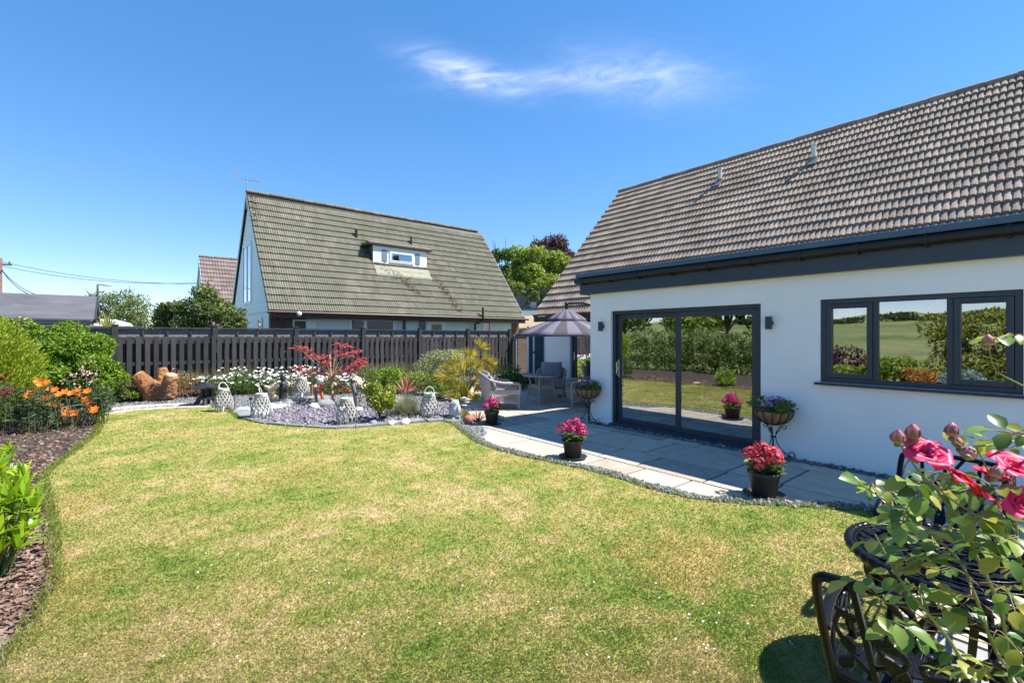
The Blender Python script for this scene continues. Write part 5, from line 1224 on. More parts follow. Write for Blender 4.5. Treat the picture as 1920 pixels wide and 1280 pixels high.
# ---------------- daisies
DW = leafmat('white daisy ray', [(.80, .80, .80), (.86, .86, .85), (.78, .77, .82)], .15, .6); DC = mat('mauve daisy centre', (.16, .09, .16), .7)
LG['daisy'] = leafmat('daisy leaf', [(.05, .10, .025), (.10, .17, .04), (.16, .22, .07)])
dl = [(398, 13.4, 'end nearest the pagoda, low on the gravel'), (432, 13.3, 'behind the lantern nearest the pagoda'), (452, 14.2, 'tall at the fence near the pagoda'), (478, 13.3, 'just behind the slate corner lantern'), (512, 14.0, 'tall at the fence behind the driftwood'), (530, 13.2, 'behind the black figurine'), (570, 13.8, 'behind the raised lantern'), (612, 13.6, 'behind the glass globe'), (648, 13.4, 'under the maple towards the cream rose')]
for (px, d_, where) in dl:
    q = at(px, 640, clampd(px, d_, .35)); r_, h_ = .5, (.68 if d_ > 13.7 else .5); t = thing('daisy_clump', 'white daisy clump '+where, 'daisies', (q.x, q.y, 0), 0, 'white daisies along the fence')
    bl = [(q.x+random.gauss(0, .18), q.y+random.gauss(0, .15), h_*random.uniform(.3, .6), .3, .28, h_*.4) for k in range(6)]
    P, dd = blob_pts(bl, 1800, .5); P[:, 2] = np.maximum(P[:, 2], .02); leaves('foliage', P, unit(dd*.4+rdir(len(P))*.6+np.array([[0, 0, .6]])), .08, .02, LG['daisy'], t)
    mbw, mbc = MB(), MB(); st = MB()
    for k in range(85):
        c_ = Vector((q.x+random.gauss(0, .27), q.y+random.gauss(0, .22), 0)); c_.z = h_*random.uniform(.45, 1.12); ax = Vector((random.gauss(-.05, .35), random.gauss(-.25, .35), 1)).normalized(); u = ax.orthogonal().normalized(); w_ = ax.cross(u); r0 = random.uniform(.032, .046)
        vs = [c_+ax*.004]; 
        for j in range(16): rr_ = r0*(1 if j % 2 else .72); vs.append(c_+u*(rr_*math.cos(j*PI/8))+w_*(rr_*math.sin(j*PI/8))+ax*.006)
        mbw.add(vs, [(0, j+1, (j+1) % 16+1) for j in range(16)]); mbc.ball(c_+ax*.006, (.010, .010, .006), 6, 4); st.tube([(c_.x*.8+q.x*.2, c_.y*.8+q.y*.2, .05), tuple(c_)], .003, 3, False)
    mbw.build('flowers', DW, t)['kind'] = 'stuff'; mbc.build('flower_centres', DC, t)['kind'] = 'stuff'; st.build('stems', LG['daisy'], t)['kind'] = 'stuff'
# ---------------- red maple and stake
t = thing('red_maple', 'young red japanese maple with layered sprays beside a wooden stake', 'tree', P0(626, 757)); dM = 11.4
mx_ = lambda zx, zy, dd=0: at(360+zx*.1875, 600+zy*.1875, dM+dd)
mb = MB(); base = gp(626, 757); fork = mx_(1400, 560); mb.tube([base, mx_(1405, 720), fork], [.032, .026, .022], 8)
cl = [(1060, 265, 75), (1130, 270, 60), (1210, 345, 80), (1320, 355, 65), (1335, 410, 50), (1060, 460, 60), (1090, 500, 80), (1230, 490, 80), (1290, 530, 90), (1450, 230, 45), (1540, 250, 75), (1430, 300, 65), (1540, 335, 90), (1650, 300, 60), (1680, 410, 75), (1590, 455, 100), (1490, 510, 80), (1400, 590, 60), (1700, 380, 40), (1480, 660, 40), (1520, 670, 50), (1300, 640, 40), (1640, 440, 70)]
P_, D_, N_ = [], [], []
for (zx, zy, rr_) in cl:
    dd = random.uniform(-.3, .3); e = mx_(zx, zy, dd); r_ = rr_*.1875/FPX*dM
    m_ = fork.lerp(e, .55)+Vector((0, 0, -.03)); mb.tube([fork.lerp(e, .02), m_, e], [.012, .008, .003], 5)
    for k in range(int(21*max(1, rr_/50))):
        v = Vector((random.gauss(0, .55), random.gauss(0, .55), random.gauss(0, .14)-.05))*r_; c_ = e+v; c_.z -= .25*v.length*v.length/r_
        a0 = random.random()*2*PI; 
        for j in range(5): an = a0+(j-2)*.62; P_.append(tuple(c_)); D_.append((math.cos(an), math.sin(an), random.gauss(-.25, .12))); N_.append((random.gauss(0, .2), random.gauss(-.2, .2), 1))
mb.build('trunk', mat('tan maple bark', (.32, .22, .13), .7, .2, 10), t)
leaves('foliage', np.array(P_), unit(np.array(D_)), .062, .020, leafmat('red maple leaf', [(.28, .02, .035), (.55, .06, .085), (.72, .14, .15), (.40, .06, .05)], .35), t, unit(np.array(N_)), .05, .45)
q = gp(624, 757); o = MB().tube([(q.x, q.y, -.05), tuple(mx_(1376, 342))], .022, 8).build('wooden_stake', mat('yellow pine stake', (.48, .30, .13), .7, .2, 12), None); tag(o, 'yellowish wooden stake supporting the red maple', 'stake')
# cream rose
t = mini_bush('cream_rose', 'cream and pink rose bush on the slate bed beside the bark post', 'rose bush', 690, 10.9, .34, .95, 1300, .05, .028, LG['mid'], None, 12)
q = at(690, 640, 10.9)
def rosette(mb, c, ax, r, layers=3):
    c = Vector(c); ax = Vector(ax).normalized(); u = ax.orthogonal().normalized(); w_ = ax.cross(u); a0 = random.random()*6
    for L_ in range(layers):
        op = .25+.75*(1-L_/layers); n_ = 5 if L_ < layers-1 else 4; a0 += .6
        for k in range(n_):
            an = a0+2*PI*k/n_; o_ = u*math.cos(an)+w_*math.sin(an); s_ = u*-math.sin(an)+w_*math.cos(an); rr = r*(1-.22*L_)
            rows = []
            for j, (f, h_, wd) in enumerate(((.08, 0, .25), (.5*op+.05, .35+.12*L_, .52), (.95*op, .62+.12*L_-.22*op, .50), (1.08*op, .62+.14*L_-.42*op, .22))):
                m_ = c+o_*(rr*f)+ax*(rr*h_)
                rows += [m_-s_*(rr*wd)+ax*(rr*.08), m_+o_*(rr*.07), m_+s_*(rr*wd)+ax*(rr*.08)]
            rows = [v+Vector((random.gauss(0, 1), random.gauss(0, 1), random.gauss(0, 1)))*r*.055 for v in rows]
            mb.add(rows, [(3*j+i_, 3*j+i_+1, 3*j+i_+4, 3*j+i_+3) for j in range(3) for i_ in (0, 1)], True)
mb = MB()
for (px, py) in [(672+random.uniform(-6, 14), random.uniform(706, 724)) for k in range(22)]+[(690+random.uniform(-14, 12), random.uniform(722, 775)) for k in range(30)]: rosette(mb, at(px, py, 10.65+random.uniform(-.1, .25)), (-.2, -.6, .7), random.uniform(.035, .06), 2)
o = mb.build('blossoms', leafmat('cream rose petal', [(.80, .66, .56), (.86, .76, .68), (.78, .55, .48)], .25), t); o['kind'] = 'stuff'
q = gp(669, 770); o = MB().tube([(q.x, q.y, -.05), tuple(at(667, 745, 10.3)), tuple(at(661, 719, 10.3))], [.055, .05, .042], 8).build('bark_post', mat('purple grey bark', (.17, .13, .15), .9, .35, 10, .5, 25), None); tag(o, 'rough leaning bark post beside the cream rose', 'post')
# yellow green shrub, cordyline, fescue, mixed bushes, palm
def open_shrub(name, label, px, py, top, rad_px, n, lm, L, W, lump=12):
    q = gp(px, py); d_ = HC*FPX/(py-HY); h_ = (py-top)/FPX*d_; r_ = rad_px/FPX*d_; t = thing(name, label, 'shrub', (q.x, q.y, 0))
    bl = lumps((q.x, q.y, h_*.6), (r_, r_, h_*.42), lump, (.28, .42), 1, -.8); trunk('stems', (q.x, q.y, 0), bl, .016, M['barkm'], t, 12, .02); crown('foliage', bl, n, L, W, lm, t, .6); return t
open_shrub('yellow_green_shrub', 'small yellow green shrub on bare stems beside the open topped lantern', 711, 791, 715, 30, 1900, leafmat('yellow green leaf', [(.12, .20, .02), (.24, .30, .03), (.36, .38, .07)]), .06, .042)
RC = leafmat('red cordyline leaf', [(.22, .06, .05), (.42, .13, .11), (.52, .25, .18)], .3)
q = gp(760, 757); t = thing('red_cordyline', 'spiky pinkish red cordyline behind the blue grass tuft', 'plant', (q.x, q.y, 0)); MB().tube([(q.x, q.y, 0), (q.x, q.y, .32)], [.05, .04], 8).build('stem', mat('dark red stem', (.14, .05, .05), .8), t); tuft('leaf_head', (q.x, q.y, .26), 46, .52, .035, RC, t, spread=1.25, droop=.25)
q = gp(897, 789); t = thing('small_cordyline', 'small rusty red spiky plant in the chippings beside the first hydrangea pot', 'plant', (q.x, q.y, 0)); tuft('leaf_head', (q.x, q.y, 0), 40, .34, .018, RC, t, spread=1.2, droop=.3); MB().tube([(q.x, q.y, -.02), (q.x, q.y, .06)], .03, 7).build('stem', mat('rusty stem', (.2, .08, .05), .8), t)
FS = leafmat('blue fescue blade', [(.17, .20, .15), (.28, .31, .23), (.40, .40, .27)], .25)
q = gp(762, 781); t = thing('blue_fescue', 'rounded blue green fescue grass tuft beside the lantern nearest the patio', 'grass', (q.x, q.y, 0)); tuft('blades', (q.x, q.y, 0), 2600, .50, .007, FS, t, spread=1.45, droop=.75, seg=5, rbase=.10)
q = gp(870, 782); t = thing('dry_tuft', 'dry pinkish grass tuft at the corner of lawn and chippings', 'grass', (q.x, q.y, 0)); tuft('blades', (q.x, q.y, 0), 300, .22, .006, LG['grassy'], t, spread=1.3, droop=.5, rbase=.08)
mini_bush('green_bush', 'fresh green leafy bush against the fence between red cordyline and grasses', 'bush', 745, 13.6, .75, .72, 4200, .07, .035, LG['shrub'], None, 14)
mini_bush('mixed_bush', 'yellow green bush between the fresh green bush and the yellow palm', 'bush', 800, 13.4, .7, .66, 4200, .07, .028, leafmat('olive mix leaf', [(.08, .13, .025), (.17, .21, .04), (.26, .25, .06)]), None, 14)
mini_bush('low_green_bush', 'low green foliage under the yellow palm beside the wicker armchair', 'bush', 845, 12.9, .55, .42, 2600, .07, .03, LG['shrub'], None, 12)
mini_bush('variegated_bush', 'rounded silvery variegated bush against the picket fence', 'bush', 842, 15.2, 1.05, 1.22, 9000, .06, .035, leafmat('variegated leaf', [(.10, .14, .05), (.30, .33, .17), (.48, .48, .30), (.16, .20, .08)]), None, 18)
mini_bush('dark_edge_plant', 'dark low plants in the shade at the brick wall behind the glass table', 'plant', 975, 15.0, .9, .42, 2600, .09, .05, LG['dark'], None, 12)
mini_bush('wall_climber', 'sparse leafy plant rising before the brick wall end of the picket fence', 'plant', 948, 16.2, .6, .7, 900, .08, .045, LG['mid'], None, 10)
YP = leafmat('yellow palm blade', [(.36, .32, .03), (.58, .47, .06), (.70, .54, .13), (.28, .32, .035)], .35)
q = gp(868, 750); dP = HC*FPX/(750-HY); t = thing('yellow_palm', 'yellow fronded fan palm arching between the fence and the wicker armchair', 'palm', (q.x, q.y, 0)); lst = []; mb = MB()
for (px, py, dx_, dy_) in ((862, 680, -.9, .3), (845, 692, -1, -.1), (880, 668, .2, 1), (900, 652, .5, .9), (905, 675, .9, .3), (912, 690, .9, -.2), (870, 700, -.2, .2), (888, 700, .4, .1), (835, 705, -1, -.5), (872, 722, -.3, -.5), (893, 720, .5, -.5), (858, 728, -.6, -.6), (918, 682, 1, .1), (880, 735, 0, -.6), (884, 684, 0, .7), (850, 712, -.8, -.3), (865, 712, -.4, -.2), (882, 712, .3, -.2), (900, 706, .7, -.2), (848, 735, -.7, -.8), (862, 742, -.2, -.9), (890, 738, .4, -.8), (875, 690, -.1, .6), (855, 698, -.7, .3), (892, 688, .4, .6)):
    e = at(px, py, dP+random.uniform(-.35, .35)); mb.tube([(q.x+random.gauss(0, .05), q.y+random.gauss(0, .05), 0), tuple(Vector((q.x, q.y, .1)).lerp(e, .6)+Vector((0, 0, .08))), tuple(e)], .010, 5)
    ax = (RT*dx_+Vector((0, 0, 1))*dy_+FW*random.uniform(-.4, .2)).normalized(); sdv = ax.cross(FW).normalized(); PP, DD = [], []
    for k in range(26): an = (k/25-.5)*2.3; v = (ax*math.cos(an)+sdv*math.sin(an)+FW*random.uniform(-.25, .15)+Vector((0, 0, -.12))).normalized(); PP.append(tuple(e)); DD.append(tuple(v))
    lst.append(leaf_arrays(np.array(PP), np.array(DD), .36*rng.uniform(.75, 1.1, 26), .026, None, .2, .4))
mb.build('stalks', mat('palm stalk', (.20, .17, .05), .6), t); V, F = joinarr(lst); npmesh('fronds', V, F, YP, t)
# ================================================================ PATIO FURNITURE
def weavemat(name, a, b, sc=60):
    m, nt, out = nmat(name); v = coords(nt, (sc, sc, sc*1.7))
    ck = nt.nodes.new('ShaderNodeTexVoronoi'); ck.inputs['Scale'].default_value = 1.0; nt.links.new(v, ck.inputs['Vector'])
    wv = nt.nodes.new('ShaderNodeTexWave'); wv.bands_direction = 'Z'; wv.inputs['Scale'].default_value = 14; wv.inputs['Distortion'].default_value = 1.5; nt.links.new(coords(nt), wv.inputs['Vector'])
    f = mixc(nt, .5, ck.outputs['Distance'], wv.outputs['Fac'])
    c = ramp(nt, f, [(.15, a), (.7, b)])
    c = mixc(nt, .5, c, ramp(nt, noise(nt, coords(nt), 5, 4), [(.3, (.75,)*3), (.7, (1.2,)*3)]), 'MULTIPLY')
    pbsdf(nt, out, c, .65, 0, .3, bump(nt, f, .6, .006)); return m
M['rattan'] = weavemat('grey brown rattan', (.21, .18, .16), (.54, .47, .42))
M['cush'] = mat('mauve grey cushion', (.30, .275, .31), .95, .08, 5, .35, 160, dist=.003)
def lattice(mb, f, u0, u1, v0, v1, step, r=.006, skew=1.0):
    """diagonal lattice in the panel f(u, v)"""
    w_, h_ = u1-u0, v1-v0
    k = -int(h_/step)-1
    while k*step < w_+h_:
        for s in (1, -1):
            a = k*step; pts = []
            for (u, v) in ((a, 0), (a+h_, h_)):
                pts.append((u, v))
            (ua, va), (ub, vb) = pts
            if ua < 0: va += -ua; ua = 0
            if ub > w_: vb -= ub-w_; ub = w_
            if vb > va and ub > ua:
                if s < 0: ua, ub = w_-ua, w_-ub
                mb.tube([f(u0+ua, v0+va), f(u0+ub, v0+vb)], r, 4, False)
        k += 1
def make_armchair(label, loc, rz):
    t = thing('rattan_armchair', label, 'armchair', loc, rz, 'rattan garden armchairs')
    for sx in (-1, 1):
        for sy in (-1, 1):
            mb = MB(); x_, y_ = .33*sx, .345*sy
            mb.tube([(x_*1.06, y_*1.05, 0), (x_, y_, .36)], [.017, .024], 8); mb.build('leg', M['rattan'], t, True)
    mb = MB(); nu, nv = 15, 10; vs = []
    for i in range(nv):
        for j in range(nu):
            y_ = -.385+.77*j/(nu-1); q_ = y_/.385; ztop = .80-.12*abs(q_)**2.5; z_ = .13+(ztop-.13)*i/(nv-1)
            vs.append((-.335-.13*(z_-.1)/.7+.10*abs(q_)**3, y_, z_))
    mb.add(vs, [(i*nu+j, i*nu+j+1, (i+1)*nu+j+1, (i+1)*nu+j) for i in range(nv-1) for j in range(nu-1)], True)
    o = mb.build('backrest', M['rattan'], t, True); q = o.modifiers.new('thickness', 'SOLIDIFY'); q.thickness = .03; q.offset = 0
    mb = MB(); mb.tube([(-.335-.13*((.80-.12*abs(q_)**2.5)-.1)/.7+.10*abs(q_)**3, .385*q_, .805-.12*abs(q_)**2.5) for q_ in np.linspace(-1, 1, 17)], .022, 8); mb.build('top_rail', M['rattan'], t, True)
    for sy in (-1, 1):
        mb = MB(); mb.tube([(-.355, .385*sy, .69), (-.25, .40*sy, .645), (-.05, .405*sy, .605), (.2, .405*sy, .59), (.31, .40*sy, .585), (.36, .39*sy, .555), (.365, .375*sy, .47), (.355, .36*sy, .3)], [.024, .028, .03, .032, .032, .03, .026, .022], 9); mb.build('arm', M['rattan'], t, True)
        mb = MB(); yy = .372*sy; mb.box(-.345, .345, yy-.012, yy+.012, .335, .445)
        f = lambda u, v, yy=yy: (u, yy, v)
        lattice(mb, f, -.33, .34, .455, .585, .052); lattice(mb, f, -.34, .345, .15, .33, .052)
        mb.tube([(-.345, yy, .13), (-.1, yy, .165), (.12, yy, .165), (.35, yy, .125)], .013, 6)
        mb.build('side_panel', M['rattan'], t, True)
    mb = MB(); mb.box(.335, .36, -.36, .36, .30, .40); lattice(mb, lambda u, v: (.348, u, v), -.35, .35, .15, .295, .052); mb.tube([(.35, -.36, .125), (.35, -.12, .165), (.35, .12, .165), (.35, .36, .125)], .013, 6); mb.build('front_panel', M['rattan'], t, True)
    mb = MB(); mb.box(-.345, .335, -.355, .355, .345, .37); mb.build('seat', M['rattan'], t, True)
    o = MB().box(-.31, .34, -.345, .345, .373, .47).build('seat_cushion', M['cush'], t, True, bev=.035)
    return t
def cushion(label, loc, rz, w=.5, h=.42, lean=.3, th=.13):
    t = bpy.data.objects
    mb = MB(); n = 9; vs = []; fs = []
    for s in (-1, 1):
        for i in range(n):
            for j in range(n):
                u, v = -1+2*i/(n-1), -1+2*j/(n-1); puff = (1-u**4)**.5*(1-v**4)**.5; pin = 1-.06*(abs(u)*abs(v))
                p = Vector((s*th*.5*(puff*.9+.1), u*w/2*(1-.05*(1-v*v)), h/2+v*h/2*(1-.05*(1-u*u))))
                vs.append((p.x-math.sin(lean)*p.z, p.y, p.z*math.cos(lean)))
    m_ = n*n
    for i in range(n-1):
        for j in range(n-1):
            a = i*n+j; fs.append((a, a+1, a+n+1, a+n)); fs.append((m_+a, m_+a+n, m_+a+n+1, m_+a+1))
    rim = [i*n for i in range(n)]+[(n-1)*n+j for j in range(1, n)]+[i*n+n-1 for i in range(n-2, -1, -1)]+[j for j in range(n-2, 0, -1)]
    for k in range(len(rim)): a, b = rim[k], rim[(k+1) % len(rim)]; fs.append((a, b, m_+b, m_+a))
    mb.add(vs, fs, True); o = mb.build('cushion', M['cush'], None); o.location = loc; o.rotation_euler = (0, 0, rz)
    return tag(o, label, 'cushion', 'grey cushions on the rattan armchairs')
def cs0(r, f): q = RT*r+FW*f; return Vector((q.x, q.y, 0))
def place_chair(label, c, face, cl, first=[]):
    rz = math.atan2(face[1], face[0])
    if not first: first.append(make_armchair(label, (c[0], c[1], .001), rz))
    else: dup(first[0], (c[0], c[1], .001), rz, label)
    f = Vector((face[0], face[1], 0)).normalized(); s = Vector((-f.y, f.x, 0))
    for (off, lab, w_, h_, ln) in cl: cushion(lab, tuple(Vector(c)-f*.20+s*off+Vector((0, 0, .472))), rz, w_, h_, ln)
place_chair('rattan armchair seen from behind its woven back, nearest the yellow palm', tuple(cs0(-.28, 10.77)), (.923, -.375), ((.13, 'plump grey cushion showing above the woven back, palm side', .40, .40, .30), (-.20, 'second grey cushion slumped lower beside the first one', .36, .34, .42)))
c2 = at(1033, 640, 13.0)
place_chair('rattan armchair facing the garden behind the glass table, against the white wall', (c2.x, c2.y, 0), (-.75, -.66), ((.0, 'tall square grey cushion on the armchair behind the glass table', .60, .46, .22),))
place_chair('rattan armchair half hidden by the white house corner', (8.45, 7.5, 0), (-.8, .6), ((.0, 'grey cushion on the armchair half hidden by the house corner', .5, .42, .3),))
tq = at(1015, 640, 11.65)
t = thing('rattan_table', 'round glass topped rattan table with lattice skirt under the parasol', 'table', (tq.x, tq.y, .001), .35)
MB().lathe([(0, .688), (.455, .688), (.455, .696), (0, .696)], n=40).build('glass_top', mat('smoked glass top', (.10, .12, .14), .06, .1, 3, spec=.7), t, True)
mb = MB(); mb.ring((0, 0, .675), .455, .026, 48, 9); mb.lathe([(.40, .652), (.45, .652), (.45, .684), (.40, .684)], n=36); mb.build('rim', M['rattan'], t, True)
for k in range(4):
    a_ = k*PI/2+.3; mb = MB(); mb.tube([(.40*math.cos(a_), .40*math.sin(a_), 0), (.33*math.cos(a_), .33*math.sin(a_), .30), (.27*math.cos(a_), .27*math.sin(a_), .50), (.34*math.cos(a_), .34*math.sin(a_), .66)], [.018, .022, .024, .02], 8); mb.build('leg', M['rattan'], t, True)
mb = MB()
def tb(u, z):  # square skirt between the legs
    k = int(u) % 4; fr = u-int(u); a0, a1 = k*PI/2+.3, (k+1)*PI/2+.3; r_ = .365-.10*(z-.15)/.3
    p0, p1 = (math.cos(a0)*r_, math.sin(a0)*r_), (math.cos(a1)*r_, math.sin(a1)*r_); return (p0[0]+(p1[0]-p0[0])*fr, p0[1]+(p1[1]-p0[1])*fr, z)
for k in range(4):
    mb.add([tb(k+.001, .36), tb(k+.999, .36), tb(k+.999, .45), tb(k+.001, .45)], [(0, 1, 2, 3)])
    lattice(mb, lambda u, v, k=k: tb(k+u/.52, v), .01, .51, .17, .36, .055)
    mb.tube([tb(k+.001, .15), tb(k+.5, .18), tb(k+.999, .15)], .012, 6)
mb.build('skirt', M['rattan'], t, True)
# ---------------- parasol
uc = at(1062, 640, 11.6); ux, uy = uc.x, uc.y
t = thing('cantilever_parasol', 'dark grey and lilac striped cantilever parasol over the rattan table', 'parasol', (ux, uy, 0), 0)
UA, UB = mat('charcoal parasol cloth', (.06, .056, .07), .8, .08, 5), mat('lilac grey parasol cloth', (.15, .135, .18), .8, .08, 5)
def canopy(name, r0, z0, r1, z1, ng, parent, sag=.03):
    mb = MB(); nr = 7; vs = []; fs = []; sub = 3; n = ng*sub
    for i in range(nr):
        f_ = i/(nr-1)
        for k in range(n):
            a_ = 2*PI*k/n; oc = 1/max(math.cos(((a_+PI/8) % (PI/4))-PI/8), .9)*.925; r_ = (r0+(r1-r0)*f_)*oc; z_ = z0+(z1-z0)*f_+sag*math.sin(PI*f_)
            vs.append((ux+r_*math.cos(a_), uy+r_*math.sin(a_), z_))
    mi = []
    for i in range(nr-1):
        for k in range(n): fs.append((i*n+k, (i+1)*n+k, (i+1)*n+(k+1) % n, i*n+(k+1) % n)); mi.append((k//sub) % 2)
    for k in range(n): vs.append((vs[(nr-1)*n+k][0], vs[(nr-1)*n+k][1], z1-.05))
    for k in range(n): fs.append(((nr-1)*n+k, nr*n+k, nr*n+(k+1) % n, (nr-1)*n+(k+1) % n)); mi.append(0)
    mb.add(vs, fs, True); o = mb.build(name, [UA, UB], parent); o.data.polygons.foreach_set('material_index', mi); return o
cn = canopy('canopy', .34, 2.06, 1.33, 1.69, 24, t); canopy('vent_cap', .03, 2.32, .52, 2.06, 24, cn, .02)
mb = MB(); mb.tube([(ux, uy, 2.28), (ux, uy, 2.44)], .035, 10); mb.ball((ux, uy, 2.45), .05, 10, 7); mb.build('hub', M['black_pvc'], t)
for k in range(8):
    a_ = k*PI/4+PI/8; mb = MB(); mb.bar((ux+.05*math.cos(a_), uy+.05*math.sin(a_), 2.09), (ux+1.30*math.cos(a_), uy+1.30*math.sin(a_), 1.665), .02, .028); mb.build('rib', M['black_pvc'], t)
mast = Vector((ux, uy, 0))+RT*1.36+FW*.1
mb = MB(); mb.tube([(mast.x, mast.y, .09), (mast.x, mast.y, 1.9)], .038, 12); mb.build('mast', M['anth'], t)
mb = MB(); mb.tube([(mast.x, mast.y, 1.85), tuple(mast.lerp(Vector((ux, uy, 0)), .08)+Vector((0, 0, 2.12))), tuple(mast.lerp(Vector((ux, uy, 0)), .35)+Vector((0, 0, 2.36))), tuple(mast.lerp(Vector((ux, uy, 0)), .7)+Vector((0, 0, 2.48))), (ux, uy, 2.46)], .03, 10); mb.build('arm', M['black_pvc'], t)
MB().box(mast.x-.42, mast.x+.42, mast.y-.06, mast.y+.06, .002, .05).box(mast.x-.06, mast.x+.06, mast.y-.42, mast.y+.42, .052, .09).build('base_cross', M['black_pvc'], t)
MB().tube([(mast.x-.1, mast.y, 1.15), (mast.x+.05, mast.y, 1.15)], .045, 10).build('crank', M['black_pvc'], t)

# ================================================================ HYDRANGEA POTS
HP = leafmat('hydrangea pink floret', [(.32, .010, .085), (.50, .025, .16), (.66, .10, .28), (.40, .015, .09)], .2, .6)
HR = leafmat('hydrangea rose red floret', [(.36, .015, .04), (.55, .04, .085), (.66, .12, .14), (.46, .025, .10)], .2, .6)
LG['hyd'] = leafmat('hydrangea leaf', [(.045, .11, .02), (.10, .20, .03), (.20, .26, .04)], .3, .45, .4)
M['potp'] = mat('black plastic pot', (.035, .033, .033), .5, .2, 5)
def hydrangea(label, loc, rz, hm, sc=1.0):
    t = thing('hydrangea_pot', label, 'potted plant', loc, rz, 'potted pink hydrangeas on the patio')
    MB().lathe([(.0, .012), (.095, .012), (.105, .016), (.138, .215), (.152, .217), (.154, .245), (.140, .246), (.134, .225), (.0, .222)], n=28).build('pot', M['potp'], t, True)
    MB().lathe([(.0, .001), (.16, .001), (.195, .03), (.188, .032), (.155, .010), (.0, .0095)], n=28).build('saucer', M['potp'], t, True)
    MB().lathe([(0, .236), (.133, .226)], n=20).build('compost', M['soil'], t, True)
    arr = []; hd = [(-.09, -.06, .37), (.07, -.09, .36), (.0, .07, .39), (-.02, -.03, .44), (.11, .05, .385), (-.12, .06, .36), (.05, -.01, .43)]
    for i, (hx, hy, hz) in enumerate(hd):
        hx += random.gauss(0, .016); hy += random.gauss(0, .016); hz += random.gauss(0, .016); hr = random.uniform(.062, .086); n = 84; d = rdir(n); d = d[d[:, 2] > -.5]; n = len(d); P = []; D = []; NN = []
        for q in d:
            q = Vector(q); c_ = Vector((hx, hy, hz))+q*hr*random.uniform(.9, 1.08); u = q.orthogonal().normalized(); w_ = q.cross(u); a0 = random.random()*6
            for k in range(4): v = u*math.cos(a0+k*PI/2)+w_*math.sin(a0+k*PI/2)+q*.2; P.append(tuple(c_)); D.append(tuple(v.normalized())); NN.append(tuple(q))
        V, F = leaf_arrays(np.array(P), np.array(D), .019, .019, np.array(NN), .02, .55)
        me_o = npmesh('flower_head', V, F, hm, None); me_o.parent = t
    a_ = rng.uniform(0, 2*PI, 95); r_ = rng.uniform(.02, .13, 95); P = np.stack([r_*np.cos(a_), r_*np.sin(a_), rng.uniform(.235, .36, 95)], 1); D = unit(np.stack([np.cos(a_), np.sin(a_), rng.uniform(-.35, .5, 95)], 1))
    V, F = leaf_arrays(P, D, .085*rng.uniform(.7, 1.15, 95), .062, unit(np.tile([[0, 0, 1.0]], (95, 1))+.3*rdir(95)), .12, .45); o = npmesh('foliage', V, F, LG['hyd'], None); o.parent = t
    mb = MB()
    for (hx, hy, hz) in hd: mb.tube([(hx*.2, hy*.2, .22), (hx*.8, hy*.8, hz-.04)], .006, 5)
    mb.build('stems', LG['hyd'], t, True)
    return t
def gz(px, py): q = gp(px, py); return (q.x, q.y, .001)
hydrangea('potted magenta hydrangea at the far patio tip by the small red spiky plant', gz(922, 795), .4, HP).scale = (.94, .94, .98)
hydrangea('potted magenta hydrangea standing half way along the lawn edge of the patio', gz(1074, 858), 2.1, HP)
hydrangea('potted rose red hydrangea in front of the second flower stand, closest to the house wall', gz(1433, 930), 4.0, HR).scale = (1.05, 1.05, 1.06)
